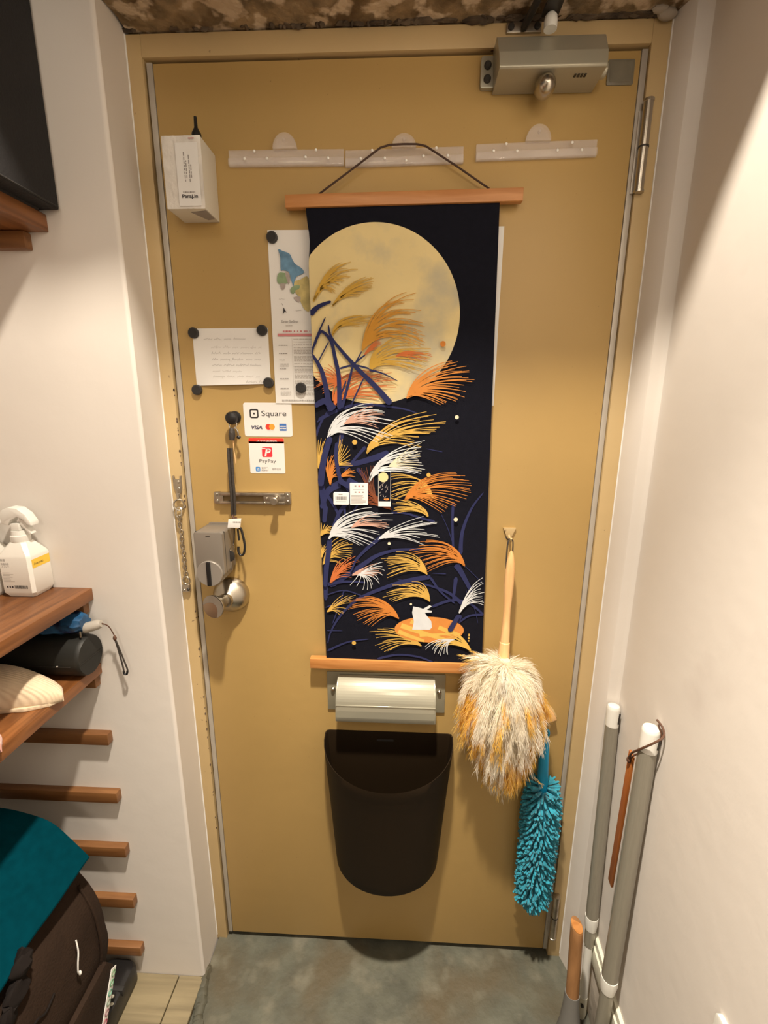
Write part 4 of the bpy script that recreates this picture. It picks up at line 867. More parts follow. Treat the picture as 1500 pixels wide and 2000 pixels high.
# ================================================================== HALF-ROUND BIN
t = thing('waste_bin', (0.43, 0.0055, 0.295), 'dark brown half-round waste bin fixed to the door under the letter slot', 'bin')
def half(cx, hw, dp, z, yb=.0045, n=26, corner=.010):
    """closed D-shaped outline, flat side on the door"""
    pts = []
    for k in range(n + 1):
        a = PI * k / n; pts.append((cx - hw * math.cos(a), yb - corner - (dp - corner) * max(0.0, math.sin(a)) ** .92, z))
    pts.append((cx + hw - .003, yb - .002, z)); pts.append((cx + hw - corner, yb, z)); pts.append((cx - hw + corner, yb, z)); pts.append((cx - hw + .003, yb - .002, z))
    return pts
ZT, ZB = .6450, .3000
def prof_at(u): return (.4305 - .0015 * (1 - u), .1235 + (.1480 - .1235) * u, .1130 + (.1560 - .1130) * u ** 1.1)
def ringz(u, inset=0.0, dz=0.0):
    cx, hw, dp = prof_at(u); pts = half(cx, hw - inset, dp - inset, ZB + (ZT - ZB) * u + dz, .0045 - inset)
    return [(x, y, z - (0.020 * max(0, (.0045 - y)) / .15 * (1 if u > .9 else 0)) ) for x, y, z in pts]
rings = [ringz(u) for u in (0, .02, .1, .25, .4, .55, .7, .82, .93, 1)]
rings[0] = [(x + (.4295 - x) * .02, y + (.0045 - y) * .02, z) for x, y, z in rings[0]]
rings += [ringz(1, .0022, .0006), ringz(.985, .0030)] + [ringz(u, .0032) for u in (.8, .6, .4, .2, .04)]
g = MB(); g.loft(rings, cap=True); g.build('shell', M['bin'], t)
for s in (-1, 1):
    g = MB(); top = []; bot = []
    for k in range(6):
        f = k / 5; a = .235 + .15 * f; a = a if s < 0 else PI - a; u = .845 - .105 * f
        for L_, du in ((top, .020 - .008 * abs(f - .5)), (bot, -.020 + .008 * abs(f - .5))):
            cx, hw, dp = prof_at(u + du)
            L_.append(Vector((cx - (hw + .0006) * math.cos(a), -.0055 - (dp - .0094) * max(0.0, math.sin(a)) ** .92, ZB + (ZT - ZB) * (u + du))))
    g.poly([tuple(p) for p in top + bot[::-1]]); g.build('grip_slot', M['gap'], t)
MB().box((.4030, -.0010, .6220), (.4420, .0005, .6270), .0004, 1).build('embossed_bar', M['blackmatte'], t)

# ================================================================== FEATHER DUSTER AND BLUE DUSTER
def adhesive_hook(name, pts, ytip, label, mt):
    t_ = thing(name, (pts[0][0], .0055, pts[-1][1]), label, 'hook')
    MB().prism(pts, .0000, .0055, 'y', .0010).build('plate', mt, t_)
    return t_
t = adhesive_hook('adhesive_hook', [(.6630, 1.1420), (.6890, 1.1420), (.6800, 1.1200), (.6720, 1.1200)], 0, 'beige adhesive hook holding the feather duster', M['frame'])
MB().tube([(.6755, .0010, 1.1260), (.6755, -.0090, 1.1210), (.6755, -.0170, 1.1200), (.6755, -.0205, 1.1260)], .0024, 8, 4).build('peg', M['frame'], t)
t = thing('feather_duster', (0.672, -0.03, 0.56), 'feather duster with white and yellow plumes and a turned pale wooden handle', 'duster')
lp = [(.6640, -.0230, 1.1290), (.6700, -.0180, 1.1230), (.6755, -.0150, 1.1240), (.6800, -.0180, 1.1180), (.6795, -.0220, 1.0900), (.6760, -.0245, 1.0640)]
MB().tube(lp, .0014, 8, 5).build('hanging_loop', M['strap'], t)
MB().tube([(.6755, -.0150, 1.1245), (.6700, -.0195, 1.1180), (.6682, -.0225, 1.0950), (.6680, -.0270, 1.0660), (.6690, -.0290, 1.0620)], .0016, 8, 5).build('hanging_loop', M['strap'], t)
hp0, hp1 = Vector((.6770, -.0230, 1.1005)), Vector((.6715, -.0430, .8700))
MB().rev(hp0, hp1, [(0, .0020), (.03, .0050), (.10, .0085), (.18, .0098), (.30, .0098), (.42, .0085), (.52, .0072), (.60, .0074), (.72, .0088), (.84, .0096), (.845, .0106), (1, .0122)], 24).build('handle', M['pale'], t)
# plumes: every feather is a curved shaft with barbs on both sides
rf_ = random.Random(77)
bm = bmesh.new(); tint = bm.loops.layers.float_color.new('tint')
WH = Vector((.93, .89, .80)); YE = Vector((.90, .56, .030)); CRM = Vector((.90, .80, .56))
def feather(p0, p1, p2, wid, gold, barbs):
    """one soft plume: fine barbs combed along a curved shaft"""
    S = [p0 * (1 - s) ** 2 + p1 * 2 * s * (1 - s) + p2 * s * s for s in [k / barbs for k in range(barbs + 1)]]
    shade = rf_.uniform(0, .6)
    for k in range(1, barbs + 1):
        s = k / barbs; d = (S[k] - S[k - 1]).normalized(); out = Vector((rf_.gauss(0, 1), rf_.gauss(0, 1), rf_.gauss(0, .6)))
        side = d.cross(out).normalized()
        ln = wid * (1.25 - .45 * s) * rf_.uniform(.7, 1.25)
        a = S[k - 1].lerp(S[k], rf_.random()); spread = rf_.uniform(.12, .55)
        e1 = a + (side * spread + d).normalized() * ln * .5
        e2 = e1 + (side * spread * .4 + d + Vector((rf_.gauss(0, .15), rf_.gauss(0, .15), -.18))).normalized() * ln * .5
        for q in (a, e1, e2):
            q.y = min(q.y, .0042)
            if q.x < .675 and q.z > .808: q.y = min(q.y, -.0215)
            if q.x > .755 and q.z < .75: q.y = min(q.y, -.043)
        w_ = d.cross(side) * .2 + side.cross(d).cross(d) * .0
        w_ = side.cross(d).cross(d).normalized() * .00045
        v = [bm.verts.new(a - w_), bm.verts.new(a + w_), bm.verts.new(e1 + w_), bm.verts.new(e2), bm.verts.new(e1 - w_)]
        f = bm.faces.new(v)
        gm = min(1, max(0, (s - gold) / .22)) if gold < 1 else 0
        c = WH.lerp(CRM, shade * rf_.uniform(.4, 1)).lerp(YE, gm * rf_.uniform(.7, 1))
        for lo in f.loops: lo[tint] = (*c, 1)
axis = lambda u: Vector((.6715 + .010 * u, -.0600 - .004 * u, .872 - .23 * u))
for i in range(520):
    u = rf_.random() ** 0.85; a = rf_.uniform(0, 2 * PI); p0 = axis(u * .85)
    R = .030 + .064 * math.sin(PI * min(1, .20 + .80 * u)) ** .8; R *= rf_.uniform(.78, 1.06)
    dx, dy = math.cos(a), math.sin(a) * .70
    drop = .050 + .050 * rf_.random() + .03 * u
    p2 = p0 + Vector((dx * R, dy * R, -drop * (.55 + .45 * u)))
    if p2.z < .70: p2.x = min(p2.x, .750 - (.70 - p2.z) * .32)
    if p2.z < .69: p2.x = max(p2.x, .572 + (.69 - p2.z) * .80)
    p1 = p0 + Vector(((p2.x - p0.x) * .85, dy * R * .85, .026 * (1 - u) - drop * .05))
    nv = noise.noise((p2.x * 22, p2.y * 22, p2.z * 22))
    if abs(dx) < .72: gold = 1.2 if nv < .02 else rf_.choice((.40, .55, .70))
    else: gold = rf_.choice((.05, .12, .20, .32, .5, 1.2))
    if u < .20: gold = rf_.choice((1.2, 1.2, 1.2, .85))
    feather(p0, p1, p2, rf_.uniform(.020, .032), gold, 130)
for i in range(70):      # tail tufts at the bottom
    p0 = axis(.90) + Vector((rf_.gauss(0, .020), rf_.gauss(0, .008), rf_.gauss(0, .014))); k = rf_.choice((-.020, -.014, -.008, .010, .022, .028))
    p2 = p0 + Vector((k + rf_.gauss(0, .005), rf_.gauss(0, .012), -rf_.uniform(.040, .078)))
    feather(p0, (p0 + p2) / 2 + Vector((rf_.gauss(0, .006), 0, 0)), p2, rf_.uniform(.012, .018), rf_.choice((.45, .6, .75, 1.2)), 46)
for i in range(22):      # wisps reaching over the lower corner of the scroll
    p0 = axis(.04); p2 = Vector((rf_.uniform(.585, .618), -rf_.uniform(.030, .060), rf_.uniform(.835, .882)))
    feather(p0, (p0 + p2) / 2 + Vector((0, -.01, .016)), p2, .020, rf_.choice((.70, .8, 1.2)), 46)
me = bpy.data.meshes.new('feathers'); bm.to_mesh(me); bm.free(); me.materials.append(M['feather'])
fo = bpy.data.objects.new('feathers', me); C.objects.link(fo); fo.parent = t; fo.location = -t.location; fo['kind'] = 'stuff'
MB().rev(axis(-.02), axis(.9), [(0, .010), (.15, .018), (.45, .030), (.8, .024), (1, .010)], 16).build('feather_core', M['slipper'], t)

t = adhesive_hook('adhesive_hook', [(.7750, .7420), (.7820, .7400), (.8020, .7200), (.8110, .7020), (.7880, .6890), (.7730, .6980)], 0, 'beige adhesive hook holding the blue duster', M['frame'])
MB().prism([(.7770, .7380), (.7990, .7180), (.8080, .7030), (.7880, .6930), (.7760, .7000)], -.0130, .0010, 'y', .003).build('hook_body', M['pale'], t)
MB().tube([(.7810, -.0120, .6990), (.7800, -.0210, .6850), (.7800, -.0270, .6780), (.7795, -.0310, .6840)], .0030, 8, 4).build('peg', M['pale'], t)
t = thing('chenille_duster', (0.782, -0.03, 0.21), 'bright blue chenille duster hanging at the lower right of the door', 'duster')
MB().tube([(.7790 + .0075 * math.cos(a), -.0265, .6790 + .0100 * math.sin(a)) for a in [2 * PI * k / 20 for k in range(20)]], .0030, 8, closed=True).build('hanging_eye', M['bluehandle'], t)
MB().rev((.7780, -.0270, .6700), (.7835, -.0300, .5150), [(0, .0060), (.04, .0100), (.08, .0108), (.5, .0118), (.95, .0130), (1, .0130)], 24).build('handle', M['bluehandle'], t)
c0, c1 = Vector((.7840, -.0320, .5420)), Vector((.7835, -.0320, .2150))
MB().rev(c0 + Vector((0, 0, -.014)), c1 + Vector((0, 0, .018)), [(0, .014), (.04, .024), (.12, .029), (.88, .029), (.96, .022), (1, .010)], 18).build('core', M['bluecore'], t)
rc_ = random.Random(5); g = MB()
for i in range(1150):
    u = (i + rc_.random()) / 1150; a = i * 2.39996 + rc_.uniform(-.2, .2)
    p = c0.lerp(c1, u); tilt = -.55 if u < .08 else (1.0 if u > .93 else .25 * (u - .2))
    if u > .93: tilt = (u - .93) / .07 * 1.6
    dr = Vector((math.cos(a), math.sin(a) * .78, -tilt if u > .08 else rc_.uniform(-.1, .8))).normalized()
    r0 = .022 if .06 < u < .94 else .014; ln = rc_.uniform(.019, .026)
    if (p + dr * (r0 + ln)).y > .003: ln = max(.004, (.003 - p.y) / max(dr.y, .01) - r0)
    s = p + dr * r0; e_ = s + (dr + Vector((rc_.gauss(0, .16), rc_.gauss(0, .12), rc_.gauss(0, .16) - .15))).normalized() * ln
    if e_.y > .004: e_.y = .004
    g.rev(s, e_, [(0, .0019), (.75, .0027), (.95, .0022), (1, .0008)], 6, True)
g.build('chenille_fingers', M['chenille'], t, kind='stuff')

# ================================================================== POLES, STICK AND BROOM IN THE RIGHT CORNER
def leaning_pole(name, top, bottom, rad, label, collar, thin_mat, lower_r):
    T = Vector(top); B = Vector(bottom); at = lambda u: T.lerp(B, u); L = (B - T).length
    t_ = thing(name, bottom, label, 'pole')
    cap = .046 / L
    MB().rev(at(0), at(cap), [(0, rad * .55), (.04, rad * .86), (.12, rad * .98), (.2, rad), (1, rad * 1.0)], 22).build('white_cap', M['white'], t_)
    MB().cyl(at(cap), at(collar), rad, seg=22).build('tube', M['pole'], t_)
    MB().rev(at(collar - .004), at(collar + .030 / L), [(0, rad * 1.06), (.35, rad * 1.10), (1, rad * .90)], 22).build('white_collar', M['white'], t_)
    MB().cyl(at(collar + .028 / L), at(collar + .070 / L) if thin_mat else B, rad * .84, seg=22).build('inner_tube', M['pole'], t_)
    if thin_mat:
        MB().cyl(at(collar + .068 / L), at(.975), lower_r, seg=18).build('white_rod', M['white'], t_)
        MB().rev(at(.925), B, [(0, lower_r * 1.05), (.7, lower_r * 1.12), (1, lower_r * .8)], 18).build('rod_end', M['base'], t_)
        q = at(.945); MB().cyl(q + Vector((-.004, -lower_r * .5, .001)), q + Vector((-.006, -lower_r * 1.32, .001)), .0036, seg=12).build('dark_hole', M['iron'], t_)
    d = (B - T).normalized(); s0 = at(.010 / L + 0)
    sl = MB().tube([at(.014 / L) + Vector((rad * .72 * sx_, -rad * .74, 0)) for sx_ in (1,)] + [at(.036 / L) + Vector((rad * .55, -rad * .84, 0))], .0022, 8).build('cap_slot', M['iron'], t_)
    return t_
leaning_pole('telescopic_pole', (.9030, -.0580, .7790), (.8925, -.1215, -.0110), .0130, 'grey telescopic pole with white cap leaning nearest the door', .655, True, .0088)
t = leaning_pole('telescopic_pole', (.8925, -.2130, .8480), (.8725, -.2350, -.0150), .0150, 'thicker grey telescopic pole with a brown cord over its white cap', .655, False, 0)
# flat wooden stick hanging from a brown cord looped over the second pole
st = thing('wooden_stick', (.885, -.19, .44), 'flat brown wooden stick hanging by a cord from the thicker pole', 'stick')
g = MB().prism([(-.1915, .7640), (-.1765, .7700), (-.1700, .4600), (-.1850, .4560)], .8800, .8850, 'x', .0010); 
g.build('blade', M['stick'], st)
MB().tube([(.8770, -.1850, .7560), (.8740, -.1980, .7800), (.8745, -.2180, .8050), (.8850, -.2380, .8350), (.8990, -.2380, .8480), (.9030, -.2260, .8560), (.8990, -.2130, .8620)], .0019, 8, 5).build('cord', M['leather'], st)
MB().tube([(.8770, -.1850, .7560), (.8830, -.1960, .7760), (.8930, -.2080, .7920), (.9035, -.2180, .8100), (.9050, -.2240, .8350), (.9000, -.2180, .8560)], .0016, 8, 5).build('cord', M['leather'], st)
MB().ball((.8775, -.1860, .7560), .0042, 10, (1, 1.1, 1.5)).build('cord_knot', M['leather'], st)

t = thing('hand_broom', (.826, -.20, -.012), 'short broom with a thick round wooden handle and grey socket in the right corner', 'broom')
def oblique(mb):
    for v in mb.bm.verts:
        if v.co.z > .3150: v.co.z += .85 * (v.co.y + .1670) - .45 * (v.co.x - .8330)
    return mb
oblique(MB().rev((.8330, -.1670, .3290), (.8310, -.1900, .1620), [(0, .0122), (.006, .0130), (.16, .0130), (1, .0132)], 30)).build('wooden_handle', M['broomwood'], t)
oblique(MB().cyl((.83302, -.1668, .3296), (.8330, -.1670, .3288), .0118, seg=30)).build('end_grain', M['rod'], t)
MB().rev((.8312, -.1880, .1720), (.8290, -.2010, .0560), [(0, .0150), (.25, .0165), (.6, .0210), (1, .0300)], 20).build('grey_socket', M['socket'], t)
g = MB()
for k in range(7):
    x = .812 + k * .0055; g.tube([(.8290 + (x - .829) * .4, -.1960, .1000), (x, -.2060, .0560), (x + (x - .829) * .4, -.2140, .0050)], .0028, 6, 3)
g.build('dark_ribs', M['iron'], t)
bh = MB(); rb = random.Random(3)
for k in range(240):
    x = rb.uniform(.798, .860); y = rb.uniform(-.222, -.190)
    bh.tube([(.829 + (x - .829) * .62, -.204 + (y + .204) * .6, .058), (x, y, -.0085)], .0012, 4)
bh.build('bristles', M['socket'], t, kind='stuff')

# ================================================================== SHELVES ON THE LEFT
def shelf(z, xe, th, label, y1=-1.05):
    b = MB().box((-.5000, y1, z - th), (xe, -.0922, z), .0022).build('wall_shelf', M['shelf']); tag(b, label, 'shelf', 'wooden shelves at the left'); return b
shelf(1.0300, -.1600, .0250, 'brown wooden shelf carrying the white spray bottles')
shelf(.8640, -.1650, .0230, 'brown wooden shelf carrying the black case and cream slipper')
shelf(1.6930, -.1420, .0270, 'brown wooden shelf under the charcoal storage box')
def batten(z, x1, label, x0=-.5, hgt=.0270):
    o = MB().box((x0, -.1085, z - hgt), (x1, -.0915, z), .0028).build('wood_batten', M['cleat']); tag(o, label, 'batten', 'shelf battens on the left wall'); return o
batten(1.0045, -.1720, 'wooden batten directly under the spray bottle shelf'); batten(.8405, -.1720, 'wooden batten directly under the slipper shelf')
o = batten(1.6655, -.1740, 'dark wooden batten directly under the topmost shelf')
for z, lab in ((.7020, 'topmost bare wooden batten, just below the slipper shelf'), (.5525, 'second bare wooden batten from the top, above the teal cloth'), (.4030, 'third bare wooden batten, touching the tip of the teal cloth'), (.2530, 'fourth bare wooden batten, beside the brown bag'), (.1030, 'lowest wooden batten, just above the floor')):
    batten(z, -.1640, lab)

# charcoal storage box on the top shelf
t = thing('storage_box', (-.31, -.60, 1.6935), 'charcoal fabric storage box on the top left shelf', 'storage box')
MB().box((-.4950, -1.0, 1.6975), (-.1160, -.0960, 2.2000), .0030).build('body', M['darkbox'], t)
MB().box((-.4800, -.98, 1.6930), (-.1440, -.1050, 1.6985), .0015).build('base_board', M['blackmatte'], t)
MB().tube([(-.1155, -.100, 1.7010), (-.1155, -.45, 1.7010), (-.1155, -.99, 1.7010)], .0016, 6).build('hem_seam', M['blackmatte'], t)

# spray bottles
def spray_bottle(x, y, label):
    t_ = thing('spray_bottle', (x, y, 1.0300), label, 'spray bottle', 'white spray bottles on the shelf')
    W, D = .0315, .0270
    def sq(w, d, z, c): return [(x + sx * (w - (c if k else 0)), y + sy * (d - (0 if k else c)), z) for sx, sy, ks in ((1, 1, (0, 1)), (-1, 1, (1, 0)), (-1, -1, (0, 1)), (1, -1, (1, 0))) for k in ks]
    c = .0050
    g = MB(); g.loft([sq(W - .006, D - .006, 1.0302, .004), sq(W, D, 1.0400, c), sq(W, D, 1.1080, c), sq(W - .001, D - .001, 1.1120, c), sq(.0165, .0150, 1.1330, .006), sq(.0155, .0140, 1.1345, .006)])
    g.build('body', M['bottle'], t_, smooth=True)
    MB().rev((x, y, 1.1340), (x, y, 1.1560), [(0, .0150), (.1, .0158), (.55, .0158), (.6, .0140), (1, .0130)], 28).build('collar', M['white'], t_)
    # trigger head: hood arching forward (to +x / viewer) over the trigger
    MB().prism([(y + a, z) for a, z in ((.010, 1.156), (-.010, 1.156), (-.010, 1.170), (.010, 1.170))], x - .008, x + .008, 'x', .002).build('pump_neck', M['white'], t_)
    hood = [(-.0260, 1.1870), (-.0190, 1.1960), (-.0060, 1.2010), (.0100, 1.1990), (.0240, 1.1880), (.0320, 1.1740), (.0330, 1.1660), (.0250, 1.1680), (.0180, 1.1780), (.0080, 1.1830), (-.0060, 1.1760), (-.0120, 1.1660), (-.0240, 1.1700)]
    MB().prism([(x + a, z) for a, z in hood], y - .0105, y + .0105, 'y', .0025).build('trigger_head', M['white'], t_)
    MB().prism([(x + a, z) for a, z in ((.0080, 1.1800), (.0170, 1.1760), (.0220, 1.1620), (.0280, 1.1500), (.0240, 1.1480), (.0150, 1.1600), (.0080, 1.1680))], y - .0065, y + .0065, 'y', .0015).build('trigger', M['white'], t_)
    xf = x + W + .00025
    g = MB(); g.poly([(xf, y - D + .0052, 1.0870), (xf, y + D - .0052, 1.0870), (xf, y + D - .0052, 1.1040), (xf, y - D + .0052, 1.1040)]); b_ = g.build('yellow_band', M['yellow'], t_)
    words('band_text', 'Autosec.', M['ink'], t_, y - D + .0090, 1.0925, .0070, xf + .0002, .0240, italic=.15, face='side')
    yf = y - D - .00025
    words('label_print', '除菌', M['inkgrey'], t_, x - .0240, 1.1025, .0052, yf, .0090)
    words('label_print', '除菌消臭\nスプレー', M['inkgrey'], t_, x - .0240, 1.0950, .0050, yf, .0150)
    g = MB(); q = random.Random(8)
    for k in range(7): z = 1.0800 - k * .0028; rect(g, x - .0240, x - .0240 + q.uniform(.012, .021), z - .0009, z, yf)
    g.build('label_print', M['inkpale'], t_)
    g = MB(); u = x - .0050
    while u < x + .0200: d = q.uniform(.0004, .0013); rect(g, u, u + d, 1.0485, 1.0550, yf); u += d + q.uniform(.0004, .001)
    for k in range(3): rect(g, x - .0200 + k * .0048, x - .0172 + k * .0048, 1.0500, 1.0535, yf)
    g.build('barcode', M['ink'], t_)
    return t_
spray_bottle(-.2640, -.1200, 'white spray bottle with a yellow band, the right one on the shelf')
spray_bottle(-.3360, -.1220, 'white spray bottle mostly cut off at the left edge of the photo')

# folded blue umbrella and black case on the second shelf
t = thing('folding_umbrella', (-.20, -.128, .935), 'folded blue umbrella with grey grip lying on the black case', 'umbrella')
g = MB(); rings = []; nu = 26
for i in range(nu + 1):
    u = i / nu; x = -.420 + (.262) * u; r_ = .020 + .004 * math.sin(u * 3) - .005 * (u > .97)
    rings.append([(x, -.1280 + (r_ + .0085 * noise.noise((i * .42, k * .8, 2)) + .0028 * math.cos(k * 2.1)) * math.cos(2 * PI * k / 20), .9720 + (r_ * .92 + .0080 * noise.noise((i * .45, k * .9, 7))) * math.sin(2 * PI * k / 20)) for k in range(20)])
g.loft(rings); g.build('folded_canopy', M['bluenylon'] if 'bluenylon' in M else M['blueumb'], t)
MB().rev((-.1620, -.1290, .9605), (-.1290, -.1235, .9690), [(0, .0085), (.08, .0100), (.3, .0102), (.8, .0096), (1, .0070)], 20).build('grip', M['umbgrey'], t)
MB().cyl((-.1600, -.1430, .9610), (-.1600, -.1430, .9490), .0016, seg=8).build('rib_tip', M['steel'], t)
MB().tube([(-.1290, -.1230, .9690), (-.1215, -.1160, .9600), (-.1165, -.1110, .9400), (-.1155, -.1105, .9330)], .0012, 6, 4).build('wrist_cord', M['leather'], t)
MB().ball((-.1155, -.1105, .9310), .0036, 10, (1, 1, 1.6)).build('cord_stop', M['leather'], t)
MB().tube([(-.1155, -.1105, .9290), (-.1120, -.1100, .905), (-.1075, -.1100, .870), (-.1060, -.1100, .853), (-.1020, -.1100, .851), (-.0985, -.1100, .860), (-.1030, -.1100, .880), (-.1110, -.1100, .913), (-.1150, -.1105, .928)], .0016, 6, 4).build('wrist_loop', M['strap'], t)
MB().tube([(-.1068, -.1100, .857), (-.1060, -.1100, .8515), (-.1015, -.1100, .8505), (-.0990, -.1100, .858)], .0024, 6, 3).build('loop_end', M['black'], t)

t = thing('hard_case', (-.25, -.130, .864), 'black cylindrical hard case lying under the blue umbrella', 'case')
g = MB(); rings = []
for x, k in ((-.3900, .90), (-.3860, 1.0), (-.1640, 1.0), (-.1580, .985), (-.1545, .93)):
    rings.append([(x, -.1310 + .0375 * k * math.cos(2 * PI * i / 36), .9050 + .0405 * k * math.sin(2 * PI * i / 36)) for i in range(36)])
g.loft(rings); g.build('shell', M['case'], t)
MB().tube([(-.1700 - .22 * u, -.1310 - .0378 * math.cos(.2), .9050 - .0060) for u in (0, .5, 1)], .0010, 6).build('seam', M['iron'], t)
MB().ball((-.1955, -.1690, .9005), .0016, 8).build('rivet', M['umbgrey'], t)
MB().tube([(-.1541, -.1310 + .0340 * math.cos(a), .9050 - .004 + 0 * a) for a in (0, PI * .5, PI)], .0006, 6).build('end_seam', M['iron'], t)

# cream ribbed slipper and pink slipper, toes pointing out over the shelf edge
def slipper(x0, x1, yc, hw, z0, h, name, label, m, heel=.55):
    t_ = thing(name, ((x0 + x1) / 2, yc, z0), label, 'slipper', 'knitted slippers on the shelf')
    g = MB(); rings = []; n = 22
    for i in range(n + 1):
        u = i / n; x = x0 + (x1 - x0) * u
        e_ = max(0.0, 1 - max(0, (u - .42) / .58) ** 2.6) ** .5; w_ = hw * (.80 + .20 * math.sin(PI * min(1, u / .8))) * max(.03, e_); hh = h * max(.05, (.90 + .10 * u) * (1 - max(0, (u - .30) / .70) ** 2.6 * .62) * max(.04, e_) ** .45)
        pts = []
        for k in range(24):
            a = 2 * PI * k / 24; cz = math.sin(a); pts.append((x, yc + w_ * math.copysign(abs(math.cos(a)) ** .8, math.cos(a)), z0 + .010 + (hh if cz > 0 else .010) * math.copysign(abs(cz) ** .9, cz)))
        rings.append(pts)
    g.loft(rings); g.build('knit_upper', m, t_)
    MB().prism([(x0, yc - hw * .78), (x0 + (x1 - x0) * .55, yc - hw * .98), (x0 + (x1 - x0) * .82, yc - hw * .74), (x0 + (x1 - x0) * .95, yc - hw * .36), (x1 - .003, yc), (x0 + (x1 - x0) * .95, yc + hw * .36), (x0 + (x1 - x0) * .82, yc + hw * .74), (x0 + (x1 - x0) * .55, yc + hw * .98), (x0, yc + hw * .78)], z0 + .0004, z0 + .0075, 'z', .002).build('sole', m, t_)
    return t_
slipper(-.4100, -.1500, -.2200, .0460, .8640, .0560, 'knitted_slipper', 'cream ribbed slipper on the second shelf, toe towards the room', M['slipper'])
slipper(-.4100, -.1560, -.3450, .0460, .8640, .0560, 'knitted_slipper', 'pink slipper at the left edge of the second shelf', M['pinkknit'])

# ================================================================== BAG, TEAL CLOTH AND BLACK CASE ON THE FLOOR
t = thing('canvas_bag', (-.31, -.45, 0), 'large dark brown canvas bag on the floor under the teal cloth', 'bag')
def section(y, s, zt):
    P = [(-.450, .000), (-.300, .000), (-.285 , .020), (-.268, .060), (-.205, .130), (-.172, .235), (-.172, .290), (-.182, .360), (-.205, .415), (-.240, .455), (-.300, .480), (-.400, .488), (-.470, .470), (-.480, .200)]
    P = smooth([Vector((x, z, 0)) for x, z in P], 3, True)
    return [(-.32 + (p.x + .32) * s + .004 * noise.noise((p.x * 14, y * 9, p.y * 14)), y, max(.0005, p.y * zt)) for p in P]
secs = [section(y, s, zt) for y, s, zt in ((-.160, .70, .80), (-.166, .86, .92), (-.180, .955, .985), (-.205, 1.0, 1.0), (-.27, 1.015, 1.0), (-.36, 1.02, .995), (-.47, 1.02, .99), (-.58, 1.01, .98), (-.68, .96, .96), (-.71, .8, .85))]
g = MB(); g.loft(secs); g.build('body', M['bag'], t)
MB().tube([(-.2010, -.2050, .4180), (-.1760, -.2080, .345), (-.1700, -.2150, .250), (-.1920, -.2300, .155), (-.2500, -.2400, .075)], .0030, 8, 5).build('piping', M['bag'], t)
MB().tube([(-.1745, -.2150, .2300), (-.1820, -.300, .185), (-.1900, -.380, .160), (-.1920, -.50, .155)], .0022, 6, 4).build('seam', M['bagdark'], t)
MB().tube([(-.172, -.330, .330), (-.1695, -.355, .325), (-.1685, -.375, .340), (-.1690, -.395, .330)], .0018, 6, 5).build('cord_fold', M['bagdark'], t)
sd = MB(); q = random.Random(14)
for k in range(9):
    b = MB().ball((-.185 + q.uniform(-.004, .004), -.355 - .010 * k, .452 - .013 * k + q.uniform(-.012, .012)), .019, 10, (.55, 1, 1.1))
    for v in b.bm.verts: v.co += Vector((1, 1, 1)) * .008 * noise.noise(v.co * 60)
    b.build('crumpled_cloth', M['bagdark'], t)
MB().tube([(-.166, -.272, .372), (-.162, -.276, .350), (-.160, -.284, .330), (-.160, -.287, .312), (-.162, -.280, .306)], .0014, 6, 5).build('white_string', M['paper'], t)
MB().ball((-.160, -.283, .305), .0030, 8, (1, 1, 1.6)).build('string_end', M['paper'], t)
# name strip with a row of small coloured rings, lying along the bag's lower edge
A = Vector((-.1590, -.2010, .1900)); B = Vector((-.1590, -.2720, .0720)); d = (B - A).normalized(); nrm = Vector((1, 0, 0)); sd_ = d.cross(nrm).normalized() * .0085
g = MB(); bb_ = bmesh.new(); V = [bb_.verts.new(p) for p in (A - sd_, A + sd_, B + sd_, B - sd_)] + [bb_.verts.new(p + Vector((-.0016, 0, 0))) for p in (A - sd_, A + sd_, B + sd_, B - sd_)]
for f in ((0, 1, 2, 3), (7, 6, 5, 4), (0, 4, 5, 1), (1, 5, 6, 2), (2, 6, 7, 3), (3, 7, 4, 0)): bb_.faces.new([V[k] for k in f])
g.join(bb_); MB().prism([(-.197, .193), (-.214, .226), (-.42, .226), (-.42, .004), (-.312, .004)], -.2300, -.1612, 'x', .003).build('side_gusset', M['bag'], t)
ns = g.build('ring_strip', M['paper'], t); ns['label'] = 'white strip with a row of small coloured rings'
RC = [(.16, .28, .16), (.14, .30, .18), (.12, .30, .22), (.20, .26, .20), (.30, .16, .18), (.36, .10, .14), (.42, .16, .12), (.48, .18, .14)]
for k in range(8):
    c = A.lerp(B, (k + .6) / 8.2) + Vector((.0008, 0, 0)); u1 = d; u2 = sd_.normalized()
    MB().tube([c + (u1 * math.cos(a) + u2 * math.sin(a)) * .0055 for a in [2 * PI * j / 16 for j in range(16)]], .0010, 6, closed=True).build('coloured_ring', mat('ring_%d' % k, RC[k], .6), ns)

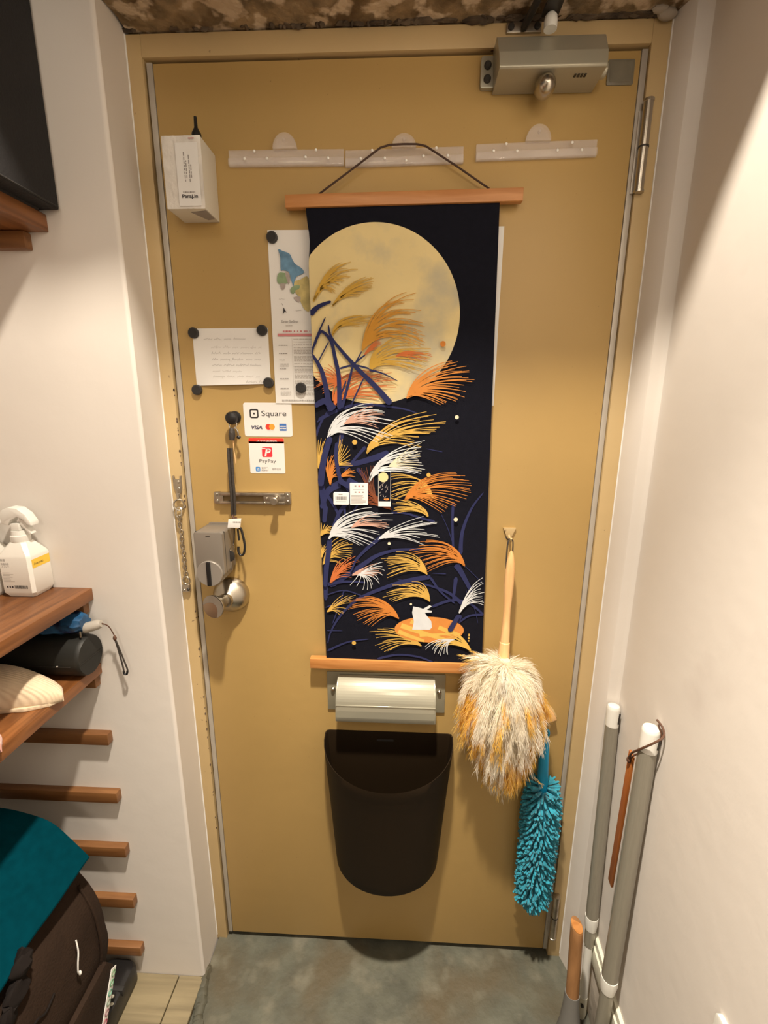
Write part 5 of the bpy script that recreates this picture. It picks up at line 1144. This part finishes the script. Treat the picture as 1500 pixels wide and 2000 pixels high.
# teal felt cloth draped over the bag
g = MB(); ny = 26; prof = smooth([Vector(p) for p in ((-.1720, .4900, 0), (-.2040, .5330, 0), (-.2380, .5700, 0), (-.2900, .5930, 0), (-.3400, .6010, 0), (-.4200, .5970, 0), (-.4980, .5850, 0))], 5)
rows = []
for j in range(ny + 1):
    y = -.2000 - .62 * j / ny; sag = .030 * min(1, j / 8) + .012 * noise.noise((j * .25, 3, 1))
    rows.append([g.bm.verts.new((p.x - .016 * min(1, j / 6) * (1 if p.x > -.3 else .4), y, p.y - sag * (1.1 if p.x > -.25 else 1.0) + .003 * noise.noise((p.x * 12, y * 9, 1)))) for p in prof])
for j in range(ny):
    for i in range(len(prof) - 1): g.bm.faces.new((rows[j][i], rows[j][i + 1], rows[j + 1][i + 1], rows[j + 1][i]))
ex = bmesh.ops.extrude_face_region(g.bm, geom=g.bm.faces[:])
bmesh.ops.translate(g.bm, verts=[v for v in ex['geom'] if isinstance(v, bmesh.types.BMVert)], vec=(0, 0, -.0040))
tl = g.build('felt_cloth', M['teal']); tag(tl, 'teal felt cloth draped over the brown bag at lower left', 'cloth')

# black rounded case on the floor
t = thing('travel_case', (-.23, -.2, 0), 'black rounded case with pale specks on the floor beside the bag', 'case')
def rr3(z, k): return [(a, b, z) for a, b in rrect(-.2600 + k, -.1800 - k, -.3000 + k, -.0960 - k, .022)]
MB().loft([rr3(-.001, .004), rr3(.006, 0), rr3(.040, 0), rr3(.052, .004), rr3(.056, .012)]).build('shell', M['black'], t)
MB().box((-.2580, -.1660, .0400), (-.1790, -.1560, .0585), .002).build('strap', M['blackmatte'], t)
q = random.Random(22)
for x, y in ((-.197, -.176), (-.190, -.205), (-.205, -.196), (-.203, -.232), (-.190, -.190), (-.207, -.214)):
    MB().ball((x, y, .0565), .0042, 8, (q.uniform(.6, 1.2), q.uniform(.8, 1.4), .25)).build('pale_speck', M['base'], t)

# small white plastic peg low on the right wall, only its top in the photo
t = thing('wall_peg', (wx(-.475), -.475, .545), 'small white plastic peg at the bottom right corner of the photo', 'peg')
MB().prism(rrect(-.4920, -.4600, .5450, .6060, .008), wx(-.475) - .0060, wx(-.475) + .0010, 'x', .0015).build('base_plate', M['white'], t)
MB().rev((wx(-.475) - .0055, -.4760, .5750), (wx(-.475) - .0240, -.4760, .5850), [(0, .0080), (.6, .0065), (.85, .0085), (1, .0060)], 18).build('peg', M['white'], t)
